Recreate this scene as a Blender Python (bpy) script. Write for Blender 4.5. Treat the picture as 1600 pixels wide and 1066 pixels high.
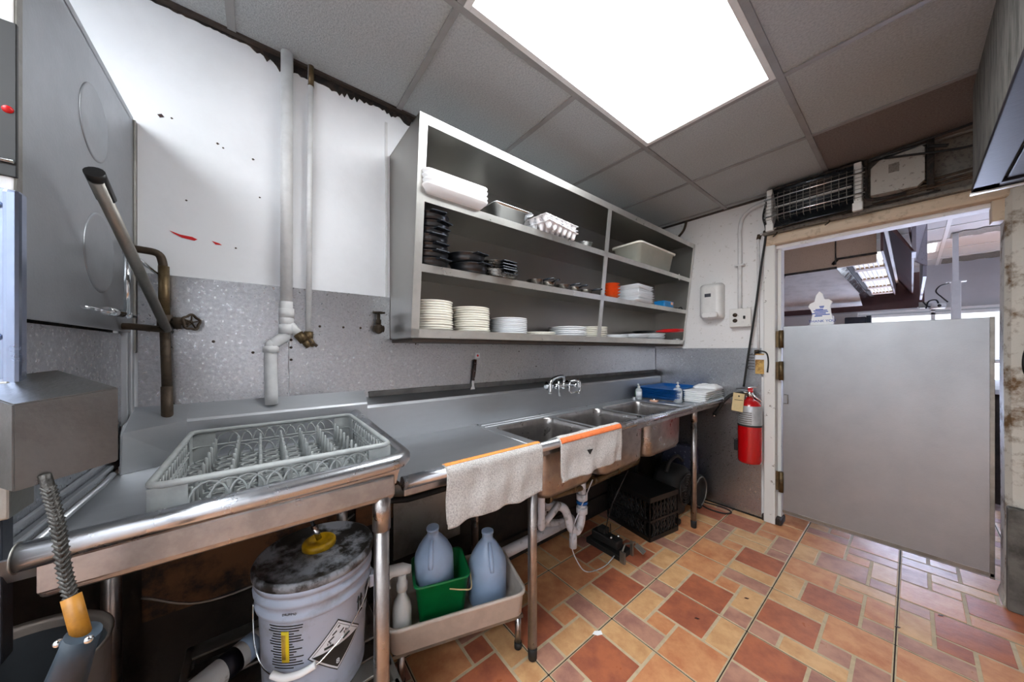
import bpy, bmesh, math, random
from mathutils import Vector, Matrix
PI = math.pi
S = bpy.context.scene
for o in list(bpy.data.objects):
    bpy.data.objects.remove(o)
C = S.collection

# ------------------------------------------------------------------ camera
cam_d = bpy.data.cameras.new('camera'); cam = bpy.data.objects.new('camera', cam_d); C.objects.link(cam)
cam.location = (0, 0, 1.31); cam.rotation_euler = (PI/2, 0, 0.8994)
cam_d.sensor_width = 36; cam_d.lens = 36*496.26/1600; cam_d.shift_y = 13.9/1600
cam_d.clip_start = .02; cam_d.clip_end = 60
S.camera = cam
# ------------------------------------------------------------------ light and exposure
W = bpy.data.worlds.new('world'); S.world = W; W.use_nodes = True
W.node_tree.nodes['Background'].inputs[0].default_value = (.75, .85, 1, 1)
W.node_tree.nodes['Background'].inputs[1].default_value = 1.0
S.view_settings.view_transform = 'Standard'; S.view_settings.look = 'None'
S.view_settings.gamma = 1; S.view_settings.use_curve_mapping = False
S.view_settings.exposure = 0.68
LIGHT_PANEL = 11.0      # emission of the troffer over the sinks
LIGHT_BEHIND = 15.0      # emission of the troffers behind the camera, the right one added as fill
LIGHT_KITCHEN = 2.6    # emission of the dining side lamps
WINDOW_LIGHT = 1.1
GLARE_LIGHT = 24.0          # bluish glow of the unseen panel added for the floor glare

# ------------------------------------------------------------------ materials
def lin(h):
    h = h.lstrip('#'); r = []
    for i in (0, 2, 4):
        v = int(h[i:i+2], 16)/255
        r.append(v/12.92 if v <= .04045 else ((v+.055)/1.055)**2.4)
    return (*r, 1)
def mul(c, k): return (c[0]*k, c[1]*k, c[2]*k, 1)
def mat(name, hexc, rough=.5, metal=0, var=.12, scale=12, bump=0, bscale=60, stretch=None, hex2=None, hi=.62, lo=.45, **kw):
    """principled material: a noise mixes the colour with hex2 (or a darker tone) and moves the roughness"""
    m = bpy.data.materials.new(name); m.use_nodes = True
    nt = m.node_tree; N = nt.nodes; L = nt.links; b = N['Principled BSDF']
    c = lin(hexc); c2 = lin(hex2) if hex2 else mul(c, 1-var)
    tc = N.new('ShaderNodeTexCoord'); mp = N.new('ShaderNodeMapping'); L.new(tc.outputs['Object'], mp.inputs[0])
    if stretch: mp.inputs['Scale'].default_value = stretch
    n = N.new('ShaderNodeTexNoise'); n.inputs['Scale'].default_value = scale; n.inputs['Detail'].default_value = 6; n.inputs['Roughness'].default_value = .65
    L.new(mp.outputs[0], n.inputs['Vector'])
    r = N.new('ShaderNodeValToRGB'); r.color_ramp.elements[0].position = lo; r.color_ramp.elements[1].position = hi
    r.color_ramp.elements[0].color = c; r.color_ramp.elements[1].color = c2
    L.new(n.outputs['Fac'], r.inputs[0]); L.new(r.outputs[0], b.inputs['Base Color'])
    b.inputs['Roughness'].default_value = rough; b.inputs['Metallic'].default_value = metal
    if metal > .5 or kw.get('rvar'):
        mr = N.new('ShaderNodeMapRange'); mr.inputs['To Min'].default_value = max(.03, rough-kw.get('dr', .09)); mr.inputs['To Max'].default_value = min(1, rough+kw.get('dr', .10))
        mr.inputs['From Min'].default_value = .3; mr.inputs['From Max'].default_value = .7
        L.new(n.outputs['Fac'], mr.inputs['Value']); L.new(mr.outputs[0], b.inputs['Roughness'])
    if bump:
        n2 = N.new('ShaderNodeTexNoise'); n2.inputs['Scale'].default_value = bscale; n2.inputs['Detail'].default_value = 4
        L.new(mp.outputs[0], n2.inputs['Vector'])
        bp = N.new('ShaderNodeBump'); bp.inputs['Strength'].default_value = bump; bp.inputs['Distance'].default_value = .004
        L.new(n2.outputs['Fac'], bp.inputs['Height']); L.new(bp.outputs[0], b.inputs['Normal'])
    for k, v in kw.items():
        if k == 'alpha': b.inputs['Alpha'].default_value = v
        if k == 'trans': b.inputs['Transmission Weight'].default_value = v
        if k == 'ior': b.inputs['IOR'].default_value = v
        if k == 'coat': b.inputs['Coat Weight'].default_value = v
        if k == 'emit': b.inputs['Emission Color'].default_value = c; b.inputs['Emission Strength'].default_value = v
        if k == 'sss': b.inputs['Subsurface Weight'].default_value = v
        if k == 'sheen': b.inputs['Sheen Weight'].default_value = v
    return m
M = {}
M['steel']      = mat('brushed_steel', '#c6c9cd', .47, 1, .14, 6, .06, 180, (1, .3, 1), lo=.3, hi=.8, dr=.06)
M['steel_rim']  = mat('polished_rim_steel', '#c2c5ca', .27, 1, .14, 6, .04, 180, lo=.3, hi=.8, dr=.05)
M['steel_wall'] = mat('spattered_steel', '#c2c4c8', .30, 1, .2, 90, .16, 170, hex2='#a6a8ad', lo=.40, hi=.75, dr=.05)
M['steel_cab']  = mat('shelf_steel', '#a19f9a', .38, 1, .06, 5, 0, 160, lo=.3, hi=.8, dr=.005)  # darker copy of the shelf steel, interior shade put into its colour
M['steel_face'] = mat('shelf_face_steel', '#d6d5d0', .34, .9, .12, 6, .05, 160)  # lighter copy for the frame, its bright reflection put into the colour
M['steel_box']  = mat('smeared_box_steel', '#767472', .33, 1, .2, 8, .08, 140)
M['slope'] = mat('greased_grey_metal', '#c2c6c6', .5, 0, .2, 5, .1, 60)
M['plate_dark'] = mat('dark_slate_metal', '#5b606e', .4, 0, .2, 5)
M['steel_dull'] = mat('dull_grey_steel', '#9b9892', .5, 1, .25, 7, .15, 110)
M['steel_door'] = mat('door_steel', '#aaadb1', .44, .95, .12, 5, .12, 140, lo=.3, hi=.8, dr=.05)
M['steel_leg']  = mat('leg_steel', '#aeaaa8', .33, 1, .2, 14)
M['chrome']     = mat('chrome', '#dadde0', .12, 1, .05, 10)
M['chrome_blue']= mat('bright_channel', '#8e99b0', .2, 1, .05, 10)
M['white_wall'] = mat('white_panel_paint', '#eff1f4', .5, 0, .05, 3, .08, 60)
M['white_spot'] = mat('white_dirty_paint', '#e0dfde', .6, 0, .1, 30, .25, 80, hex2='#a39c91', lo=.6, hi=.75)
M['cream']      = mat('cream_trim_paint', '#c9b59c', .55, 0, .1, 18, .2, 60, hex2='#8f7a64', lo=.55, hi=.75)
M['jamb']       = mat('chipped_jamb_paint', '#d9d8d4', .55, 0, .1, 22, .35, 40, hex2='#5f5142', lo=.63, hi=.70)
M['pillar']     = mat('stained_pillar_paint', '#c9c5bb', .65, 0, .1, 9, .6, 40, hex2='#6b5235', lo=.50, hi=.64)
M['grime']      = mat('black_grime', '#171412', .85, 0, .3, 30, .4, 50, hex2='#3b2f27')
M['dark_box']   = mat('smoked_wall_paint', '#77726a', .7, 0, .2, 60, .3, 90, hex2='#2f2a26', lo=.5, hi=.75)
M['ceil']       = mat('ceiling_tile', '#aeb2b2', .9, 0, .1, 130, .8, 200, hex2='#959898', lo=.4, hi=.7)
M['ceil_in']    = mat('ceiling_tile_greased', '#7a706b', .9, 0, .1, 130, .8, 200, hex2='#5f5450', lo=.4, hi=.7)
M['tee']        = mat('ceiling_tee', '#8b8a88', .5, 0, .15, 8)
M['tee_dark']   = mat('wall_angle_brown', '#3f342c', .7, 0, .3, 20, .3, 60)
M['far_wall']   = mat('far_pale_wall', '#b9babd', .7, 0, .05, 3)
M['white_ceil'] = mat('white_ceiling', '#bfbfbe', .8, 0, .05, 3)
M['brown']      = mat('brown_board', '#6d4a2e', .75, 0, .3, 7, .3, 40, hex2='#231a14')
M['dark_wall']  = mat('grimy_lower_wall', '#2c2521', .8, 0, .3, 6, .5, 40, hex2='#14110f')
M['black']      = mat('black_plastic', '#131313', .42, 0, .2, 20)
M['pan_black']  = mat('black_pan', '#15181d', .3, 0, .2, 20, coat=.3)
M['rubber']     = mat('black_rubber', '#1a1a1a', .65, 0, .2, 20)
M['iron']       = mat('rusted_iron', '#4c4034', .6, .6, .3, 30, .5, 60)
M['brass']      = mat('dull_brass', '#6e5c42', .45, .8, .3, 30, .2, 60)
M['white_pipe'] = mat('white_painted_pipe', '#d8d8d8', .45, 0, .1, 20, .1, 40)
M['pvc']        = mat('pvc_pipe', '#cfd0d6', .4, 0, .15, 14, 0, 40, hex2='#77736f', lo=.52, hi=.7)
M['plate']      = mat('ivory_china', '#f0ede3', .18, 0, .03, 8)
M['plate_w']    = mat('white_china', '#e9ebee', .18, 0, .03, 8)
M['foam']       = mat('white_foam', '#f3f4f5', .6, 0, .02, 20)
M['pulp']       = mat('white_pulp', '#f2f2f5', .7, 0, .05, 40, .15, 90)
M['white_pl']   = mat('white_plastic', '#dcdcda', .35, 0, .06, 15)
M['bucket']     = mat('grey_white_pail', '#a9b2c4', .45, 0, .12, 9, .05, 40, hex2='#7f7e7f', lo=.5, hi=.8)
M['bucket_lid'] = mat('grimy_pail_lid', '#8b8f96', .5, 0, .3, 11, .2, 40, hex2='#25221f', lo=.42, hi=.55)
M['yellow']     = mat('yellow_cap', '#c79c12', .4, 0, .35, 30)
M['yellow_lab'] = mat('yellow_label', '#dfc91c', .5, 0, .1, 20)
M['ink']        = mat('black_ink', '#20201f', .6, 0, .05, 10)
M['label_w']    = mat('white_label', '#d8dadf', .5, 0, .05, 10)
M['green']      = mat('green_plastic', '#05783f', .35, 0, .2, 9, .03, 30)
M['tub']        = mat('beige_grey_tub', '#d6cbc0', .45, 0, .12, 14, .1, 60)
M['red']        = mat('red_enamel', '#b80a10', .25, 0, .06, 10, coat=.6)
M['red_pl']     = mat('red_rubber', '#d01218', .4)
M['orange_ch']  = mat('orange_china', '#e2622a', .25)
M['blue_tray']  = mat('blue_plastic', '#1260ad', .3, 0, .12, 9)
M['blue_box']   = mat('light_blue_plastic', '#1f83c4', .35)
M['tag']        = mat('manila_tag', '#d3bd8f', .7, 0, .12, 20)
M['tag2']       = mat('stained_tag', '#c9a35c', .7, 0, .2, 20, hex2='#7c5427')
M['towel']      = mat('terry_cloth', '#cdcac7', .95, 0, .2, 190, 1.0, 260, hex2='#999694', lo=.42, hi=.70, sheen=.3)
M['towel_or']   = mat('orange_hem', '#f09a4c', .9, 0, .12, 60, .5, 260)
M['towel_or2']  = mat('orange_red_hem', '#ec7c44', .9, 0, .12, 60, .5, 260)
M['wood_dark']  = mat('dark_wood_handle', '#33170f', .45, 0, .3, 20)
M['rack']       = mat('grey_plastic', '#a3a7a6', .42, 0, .15, 20)
M['hose']       = mat('braided_hose', '#4c4a47', .45, .7, .4, 60, .4, 200)
M['grip']       = mat('amber_grip', '#a06a14', .5, 0, .4, 25)
M['nozzle']     = mat('slate_blue_plastic', '#27343f', .5, 0, .2, 20)
M['bin_out']    = mat('brown_steel_bin', '#6b625b', .45, .6, .2, 8)
M['bin_in']     = mat('dark_grey_bin', '#2b2e31', .5, 0, .2, 8)
M['maroon']     = mat('maroon_panel', '#4b2d2c', .6, 0, .15, 9, .1, 80)
M['tan']        = mat('tan_speckled_panel', '#a9917d', .6, 0, .1, 160, .1, 80, hex2='#5b4639', lo=.58, hi=.66)
M['grey_panel'] = mat('grey_perforated_panel', '#8d8890', .6, 0, .1, 100, .1, 80, hex2='#5c535b', lo=.6, hi=.66)
M['hood_in']    = mat('dark_hood_lining', '#43464e', .45, .6, .2, 8)
M['purple']     = mat('purple_tinted_steel', '#15111f', .5, .3, .2, 12, .1, 60)
M['wood_grey']  = mat('weathered_grey_board', '#67645f', .7, 0, .3, 6, .4, 60, (1, 6, 1), hex2='#3c3a36')
M['base_tile']  = mat('dark_threshold', '#2a211c', .7)
M['speckle']    = mat('blue_speckled_fabric', '#3b3f55', .8, 0, .2, 40, .2, 60, hex2='#aab0c4', lo=.6, hi=.66)
M['sponge']     = mat('beige_sponge', '#c9b893', .95, 0, .25, 40, 1, 150)
M['peach']      = mat('pink_soap', '#d8a88f', .5)
M['heat_in']    = mat('heater_reflector', '#a3aab2', .2, 1, .3, 20)
M['blue_ink']   = mat('blue_ink', '#1f4fb5', .5)
M['liquid']     = mat('blue_liquid', '#1c6fa0', .15, 0, .1, 10)
def glassy(name, hexc, alpha, rough=.2):
    m = mat(name, hexc, rough, 0, .08, 8); m.node_tree.nodes['Principled BSDF'].inputs['Alpha'].default_value = alpha
    return m
M['jug']        = glassy('hazy_jug_plastic', '#b4cdee', .72, .28)
M['clear']      = glassy('clear_plastic', '#c6c7bb', .5, .12)
M['clearb']     = glassy('clear_bottle', '#e6ecee', .5, .1)
def emit(name, col, s):
    m = bpy.data.materials.new(name); m.use_nodes = True; nt = m.node_tree; nt.nodes.clear()
    e = nt.nodes.new('ShaderNodeEmission'); o = nt.nodes.new('ShaderNodeOutputMaterial')
    e.inputs[0].default_value = (*col, 1); e.inputs[1].default_value = s; nt.links.new(e.outputs[0], o.inputs[0]); return m
M['lamp']   = emit('lamp_diffuser', (.955, .98, 1), LIGHT_PANEL)
M['lamp2']  = emit('lamp_diffuser_behind', (.90, .95, 1), LIGHT_BEHIND)
M['lampk']  = emit('lamp_diffuser_kitchen', (.93, .96, 1), LIGHT_KITCHEN)
M['daylight'] = emit('side_window_daylight', (.62, .72, 1), GLARE_LIGHT)
M['window'] = emit('bright_window_daylight', (.85, .92, 1), WINDOW_LIGHT)
M['filter'] = mat('bright_baffle', '#e8e4e0', .3, .6, .1, 10)

# ------------------------------------------------------------------ mesh helpers
WM = {}           # world matrix of every Empty, kept by hand
class MB:
    def __init__(s): s.b = bmesh.new(); s.mi = 0
    def _tag(s, faces):
        for f in faces: f.material_index = s.mi
    def mat(s, i): s.mi = i; return s
    def box(s, x0, x1, y0, y1, z0, z1, bev=0, T=None, seg=2):
        n0 = len(s.b.faces)
        r = bmesh.ops.create_cube(s.b, size=1)
        vs = r['verts']
        bmesh.ops.scale(s.b, vec=(abs(x1-x0), abs(y1-y0), abs(z1-z0)), verts=vs)
        bmesh.ops.translate(s.b, vec=((x0+x1)/2, (y0+y1)/2, (z0+z1)/2), verts=vs)
        if bev:
            es = {e for v in vs for e in v.link_edges}
            r2 = bmesh.ops.bevel(s.b, geom=list(es), offset=bev, segments=seg, affect='EDGES', profile=.5)
            vs = list({v for f in r2['faces'] for v in f.verts} | {v for v in vs if v.is_valid})
        if T is not None: bmesh.ops.transform(s.b, matrix=T, verts=vs)
        s.b.faces.ensure_lookup_table()
        s._tag(s.b.faces[n0:] if not bev else {f for v in vs for f in v.link_faces})
        return s
    def ring(s, pts): return [s.b.verts.new(p) for p in pts]
    def loft(s, rings, closed=True, cap0=True, cap1=True, smooth=True):
        R = [s.ring(r) for r in rings]; n = len(R[0])
        for a, b in zip(R, R[1:]):
            for i in range(n if closed else n-1):
                j = (i+1) % n
                try:
                    f = s.b.faces.new((a[i], a[j], b[j], b[i])); f.smooth = smooth; f.material_index = s.mi
                except ValueError: pass
        for c, rg in ((cap0, R[0][::-1]), (cap1, R[-1])):
            if c and closed:
                try: f = s.b.faces.new(rg); f.material_index = s.mi
                except ValueError: pass
        return s
    def lathe(s, prof, c=(0, 0, 0), n=28, T=None, sx=1, sy=1, cap0=True, cap1=True, smooth=True):
        """profile of (radius, height) turned about z"""
        T = T or Matrix.Translation(c)
        rings = [[T @ Vector((max(r, 1e-4)*sx*math.cos(2*PI*i/n), max(r, 1e-4)*sy*math.sin(2*PI*i/n), z)) for i in range(n)] for r, z in prof]
        return s.loft(rings, True, cap0, cap1, smooth)
    def tube(s, path, r, n=10, cap=True, taper=None):
        P = [Vector(p) for p in path]; rings = []; up = None
        for i, p in enumerate(P):
            d = (P[min(i+1, len(P)-1)]-P[max(i-1, 0)])
            d = d.normalized() if d.length > 1e-9 else Vector((0, 0, 1))
            if up is None: up = d.orthogonal().normalized()
            else:
                up = (up-d*up.dot(d))
                up = up.normalized() if up.length > 1e-6 else d.orthogonal().normalized()
            sd = d.cross(up); rr = r if taper is None else taper[i]
            rings.append([p+up*(rr*math.cos(2*PI*k/n))+sd*(rr*math.sin(2*PI*k/n)) for k in range(n)])
        return s.loft(rings, True, cap, cap)
    def cyl(s, p0, p1, r, r2=None, n=16): return s.tube([p0, p1], r, n, True, [r, r if r2 is None else r2])
    def sphere(s, c, r, sx=1, sy=1, sz=1, n=14):
        prof = [(r*math.sin(PI*k/8), -r*math.cos(PI*k/8)*sz) for k in range(9)]
        return s.lathe(prof, c, n, None, sx, sy)
    def poly(s, pts, flat=False):
        f = s.b.faces.new([s.b.verts.new(p) for p in pts]); f.material_index = s.mi; return s
    def prism(s, pts, v):
        """closed outline swept along a vector"""
        v = Vector(v); a = [Vector(p) for p in pts]
        return s.loft([a, [p+v for p in a]], True, True, True, False)
    def grid(s, fn, nu, nv, thick=0, smooth=True):
        """surface fn(u,v); with thick a closed slab along fn's fourth value (a normal)"""
        P = [[Vector(fn(i/nu, j/nv)) for j in range(nv+1)] for i in range(nu+1)]
        def lay(Q): return [[s.b.verts.new(p) for p in row] for row in Q]
        A = lay(P)
        def faces(V, flip):
            for i in range(nu):
                for j in range(nv):
                    q = [V[i][j], V[i+1][j], V[i+1][j+1], V[i][j+1]]
                    f = s.b.faces.new(q[::-1] if flip else q); f.smooth = smooth; f.material_index = s.mi
        faces(A, False)
        if thick:
            B = []
            for i in range(nu+1):
                row = []
                for j in range(nv+1):
                    du = P[min(i+1, nu)][j]-P[max(i-1, 0)][j]; dv = P[i][min(j+1, nv)]-P[i][max(j-1, 0)]
                    row.append(P[i][j]-du.cross(dv).normalized()*thick)
                B.append(row)
            B = lay(B); faces(B, True)
            def side(a, b):
                for k in range(len(a)-1):
                    f = s.b.faces.new((a[k], b[k], b[k+1], a[k+1])); f.material_index = s.mi
            side([r[0] for r in A], [r[0] for r in B]); side([r[-1] for r in B], [r[-1] for r in A])
            side(B[0], A[0]); side(A[-1], B[-1])
        return s
    def build(s, name, m, parent=None, smooth=None, fix=True):
        me = bpy.data.meshes.new(name)
        if fix: bmesh.ops.recalc_face_normals(s.b, faces=s.b.faces)
        if smooth is not None:
            for f in s.b.faces: f.smooth = smooth
        if parent is not None and parent in WM: bmesh.ops.transform(s.b, matrix=WM[parent].inverted(), verts=s.b.verts)
        off = Vector((0, 0, 0))
        if parent is None and len(s.b.verts):
            xs = [v.co for v in s.b.verts]
            off = Vector(((min(v.x for v in xs)+max(v.x for v in xs))/2, (min(v.y for v in xs)+max(v.y for v in xs))/2, min(v.z for v in xs)))
            bmesh.ops.translate(s.b, vec=-off, verts=s.b.verts)
        s.b.to_mesh(me); s.b.free()
        for mm in (m if isinstance(m, (list, tuple)) else [m]): me.materials.append(M[mm] if isinstance(mm, str) else mm)
        o = bpy.data.objects.new(name, me); C.objects.link(o)
        if parent is not None:
            o.parent = parent
            WM[o] = WM[parent]
        else:
            o.location = off; WM[o] = Matrix.Translation(off)
        return o
def tag(o, label, cat, group=None):
    o['label'] = label; o['category'] = cat
    if group: o['group'] = group
    return o
def thing(name, label, cat, loc=(0, 0, 0), rz=0, group=None):
    o = bpy.data.objects.new(name, None); o.empty_display_size = .05; C.objects.link(o)
    o.location = loc; o.rotation_euler = (0, 0, rz)
    WM[o] = Matrix.Translation(loc) @ Matrix.Rotation(rz, 4, 'Z')
    return tag(o, label, cat, group)
def struct(o):
    o['kind'] = 'structure'; return o
def dup(src, loc=None, rz=None, label=None, rot=None):
    r = src.copy(); C.objects.link(r)
    for ch in list(src.children):
        c = ch.copy(); C.objects.link(c); c.parent = r
        for g in list(ch.children):
            d = g.copy(); C.objects.link(d); d.parent = c
    if loc is not None: r.location = loc
    if rz is not None: r.rotation_euler = (0, 0, rz)
    if rot is not None: r.rotation_euler = rot
    if label: r['label'] = label
    return r
def rrect(x0, x1, y0, y1, r, z, k=5):
    p = []
    for cx, cy, a0 in ((x1-r, y1-r, 0), (x0+r, y1-r, 90), (x0+r, y0+r, 180), (x1-r, y0+r, 270)):
        for i in range(k+1):
            a = math.radians(a0+90*i/k); p.append(Vector((cx+r*math.cos(a), cy+r*math.sin(a), z)))
    return p
def arc(c, r, a0, a1, n, u=Vector((1, 0, 0)), v=Vector((0, 0, 1))):
    c = Vector(c); return [c+u*(r*math.cos(a0+(a1-a0)*i/n))+v*(r*math.sin(a0+(a1-a0)*i/n)) for i in range(n+1)]
def smoothpath(pts, n=6):
    """Catmull-Rom through points"""
    P = [Vector(p) for p in pts]; P = [P[0]*2-P[1]]+P+[P[-1]*2-P[-2]]; out = []
    for i in range(1, len(P)-2):
        for k in range(n):
            t = k/n; a, b, c, d = P[i-1:i+3]
            out.append(.5*((2*b)+(c-a)*t+(2*a-5*b+4*c-d)*t*t+(3*b-a-3*c+d)*t**3))
    out.append(P[-2]); return out
def text(s, loc, rot, size, parent, m, name='lettering', depth=.0006):
    cu = bpy.data.curves.new(name, 'FONT'); cu.body = s; cu.size = size; cu.extrude = depth; cu.align_x = 'CENTER'; cu.align_y = 'CENTER'
    t = bpy.data.objects.new(name, cu); C.objects.link(t)
    me = t.to_mesh().copy(); me.name = name; bpy.data.objects.remove(t)
    Mx = WM[parent].inverted() @ Matrix.Translation(loc) @ rot
    me.transform(Mx); o = bpy.data.objects.new(name, me); C.objects.link(o); o.parent = parent
    me.materials.clear(); me.materials.append(M[m]); return o
XM, HC, YB = -1.57, 2.48, 3.05        # left wall, ceiling height, back wall
# ================================================================== THE SETTING
rnd = random.Random(5)
# ---- floor: patterned tile sheets of .433 m, each with the same seven stones turned by quarter turns
def tile_mat(name, h1, h2):
    m = mat(name, h1, .36, 0, .2, 11, .2, 50, hex2=h2, lo=.38, hi=.66, rvar=1); return m
T_ = [tile_mat('tile_orange', '#d4996b', '#bb7750'), tile_mat('tile_red', '#b56b4b', '#955440'), tile_mat('tile_rose', '#ba8a74', '#9a6c60'),
      tile_mat('tile_sand', '#d8ac7b', '#bf8d60')]
M['grout'] = mat('beige_grout', '#c4b090', .7, 0, .15, 30, .1, 80)
M['joint'] = mat('dark_joint', '#241b15', .8, 0, .2, 30)
FA, FX, FY = .43297, -.91113, .91307
PAT = [(0, .5, 0, .25, 2), (.25, .5, .25, .5, 0), (0, .25, .25, .75, 3), (0, .25, .75, 1, 2), (.25, .75, .5, 1, 1), (.5, 1, 0, .5, 0), (.75, 1, .5, 1, 3)]
ROT = {(0, 1): 0, (0, 2): 2, (-1, 1): 3, (-1, 0): 2, (0, 0): 1}
fb = MB()
def turn(u, v, k):
    for _ in range(k): u, v = 1-v, u
    return u, v
fx0, fx1, fy0, fy1 = -1.62, 1.25, -2.25, 8.2
fb.mat(5).box(fx0, fx1, fy0, fy1, -.06, -.003)
for i in range(-2, 5):
    for j in range(-8, 17):
        x0, x1 = FX+FA*i, FX+FA*(i+1); y0, y1 = FY+FA*j, FY+FA*(j+1)
        if x1 < fx0 or x0 > fx1 or y1 < fy0 or y0 > fy1: continue
        k = ROT.get((i, j), rnd.randrange(4)); jw = .0022
        def put(ax, bx, ay, by, z, mi):
            ax, bx = max(ax, fx0), min(bx, fx1); ay, by = max(ay, fy0), min(by, fy1)
            if bx-ax < .004 or by-ay < .004: return
            fb.mat(mi).loft([rrect(ax, bx, ay, by, .002, z-.004, 1), rrect(ax, bx, ay, by, .002, z-.0006, 1), rrect(ax+.0012, bx-.0012, ay+.0012, by-.0012, .002, z, 1)], True, False, True, False)
        put(x0+jw, x1-jw, y0+jw, y1-jw, -.0012, 4)
        for (a, b, c, d, mi) in PAT:
            (u0, v0), (u1, v1) = turn(a, c, k), turn(b, d, k)
            u0, u1 = sorted((u0, u1)); v0, v1 = sorted((v0, v1)); g = .0065
            if rnd.random() < .1: mi = rnd.choice((0, 1, 3, 2))
            put(x0+FA*u0+g, x0+FA*u1-g, y0+FA*v0+g, y0+FA*v1-g, 0, mi)
struct(fb.build('floor', T_+['grout', 'joint'], fix=False))

# ---- left wall: white panels above, grimy board below
struct(MB().box(XM-.08, XM, -2.25, YB+.1, .9, 2.62).build('wall_left', 'white_wall'))
lw = struct(MB().box(XM-.08, XM-.001, -2.25, YB+.1, -.02, .9).build('wall_left.001', 'dark_wall'))
MB().box(XM, XM+.012, -.30, .30, .42, .86).box(XM, XM+.012, .34, .95, .50, .86).build('brown_board', 'brown', lw)
MB().box(XM, XM+.02, -.30, 2.9, .0, .14, .004).build('baseboard_panel', 'dark_wall', lw)
# steel cladding of the left wall: an upper strip and a lower run, with seams
cl = struct(MB().box(XM, XM+.006, -.31, .49, 1.375, 1.563).build('trim_1', 'steel_wall'))
struct(MB().box(XM, XM+.010, -.31, .487, 1.362, 1.378).build('trim_2', 'steel_wall'))
tr = struct(MB().box(XM, XM+.004, -.31, .09, 1.02, 1.362).box(XM, XM+.004, .094, 1.62, 1.02, 1.362).box(XM, XM+.004, 1.624, YB-.02, 1.02, 1.362).build('trim_3', 'steel_wall'))
for y, z in ((-.13, 1.34), (-.02, 1.30), (.1, 1.35), (.1, 1.32), (.1, 1.27), (.29, 1.41), (.36, 1.41), (.2, 1.41)):
    MB().sphere((XM+.008, y, z), .005, n=8).build('rivet', 'iron', cl)
# dark band over the sink backsplash
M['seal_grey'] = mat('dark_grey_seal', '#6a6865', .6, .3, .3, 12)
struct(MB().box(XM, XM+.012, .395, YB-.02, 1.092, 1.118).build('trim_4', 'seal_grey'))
# vertical white panel seam by the shelf and ragged grime under the ceiling
struct(MB().box(XM, XM+.006, .470, .480, 1.563, 2.40).build('trim_5', 'white_pipe'))
rnd2 = random.Random(3); g = MB(); n = 150; y0, y1 = -.9, .62; GR = []
def gr(y):
    d = .010+.004*rnd2.random()
    if -.02 < y < .60: d += .010+.03*rnd2.random()**2*abs(math.sin(y*13+.6))+.012*(.05 < y < .3)
    return d
GR = [gr(y0+(y1-y0)*k/n) for k in range(n+1)]
g.loft([[(XM, y0+(y1-y0)*k/n, HC), (XM+.004, y0+(y1-y0)*k/n, HC), (XM+.004, y0+(y1-y0)*k/n, HC-GR[k]), (XM, y0+(y1-y0)*k/n, HC-GR[k])] for k in range(n+1)], True, True, True, False)
struct(g.build('trim_6', 'grime'))
def chip(pts, m, nm='paint_chip'):
    return MB().prism([(XM, y, z) for y, z in pts], (.0015, 0, 0)).build(nm, m, wl)
wl = bpy.data.objects['wall_left']
chip([(-.24, 1.716), (-.215, 1.708), (-.185, 1.706), (-.172, 1.700), (-.18, 1.694), (-.21, 1.698), (-.23, 1.708)], 'red_pl')
chip([(-.135, 1.703), (-.115, 1.698), (-.108, 1.693), (-.125, 1.692)], 'red_pl')
chip([(-.268, 2.098), (-.258, 2.104), (-.252, 2.096), (-.262, 2.090)], 'wood_dark')
for y, z, s in ((-.12, 2.06, .004), (-.105, 2.05, .003), (-.02, 2.04, .004), (.0, 1.9, .003), (-.235, 2.1, .003), (-.2, 1.83, .003), (-.07, 1.69, .003), (.08, 2.0, .003), (.07, 2.1, .003)):
    chip([(y-s, z), (y, z+s), (y+s*1.4, z), (y, z-s)], 'iron')

# ---- back wall with the doorway
bw = MB()
bw.box(XM-.08, -.70, YB, YB+.1, 0, 2.62).box(.31, 1.3, YB, YB+.14, 0, 2.62).box(-.70, .31, YB, YB+.1, 2.15, 2.62)
struct(bw.build('wall_back', 'white_spot'))
struct(MB().box(XM, -.725, YB-.006, YB, 0, 1.325).build('trim_7', 'steel_wall'))
struct(MB().box(XM, -.71, YB-.012, YB, -.002, .012).build('trim_8', 'grime'))
# jamb, casing and header
struct(MB().box(-.705, -.635, YB-.035, YB+.12, 0, 2.15, .006).build('trim_9', 'jamb'))
struct(MB().box(-.635, -.612, YB+.03, YB+.12, 0.02, 2.10, .003).build('trim_10', 'jamb'))
struct(MB().box(-.70, .34, YB-.05, YB+.10, 2.095, 2.175, .018).build('trim_11', 'cream'))
struct(MB().box(-.66, .31, YB+.0, YB+.10, 2.07, 2.10, .004).build('trim_12', 'white_spot'))
struct(MB().box(-.72, -.60, YB-.03, YB+.1, 0, .05, .01).build('trim_13', 'base_tile'))
# pillar on the right of the doorway, flared dirty foot, torn corner bead at the top
pr = MB(); 
pts = [(.300, YB-.03), (.318, YB-.06), (.36, YB-.085), (.60, YB-.10), (1.25, YB-.10), (1.25, YB+.1), (.300, YB+.1)]
R = []
for z, d, w in ((0.0, .03, .01), (.05, .022, .0), (.30, .008, .0), (.55, .006, 0), (.58, 0, 0), (1.2, .0, .004), (2.13, 0, 0)):
    R.append([(x-(w if i in (0, 1, 6) else 0), y-(d if i < 5 else 0), z) for i, (x, y) in enumerate(pts)])
pr.loft(R, True, True, True, False); struct(pr.build('wall_right.001', 'pillar'))
pw = MB().box(.298, .62, YB-.112, YB-.07, 0.0, .52, .008); struct(pw.build('trim_14', 'wood_grey'))
struct(MB().box(.262, .31, YB-.03, YB+.06, 1.985, 2.10, .006).build('trim_15', 'cream'))
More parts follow.
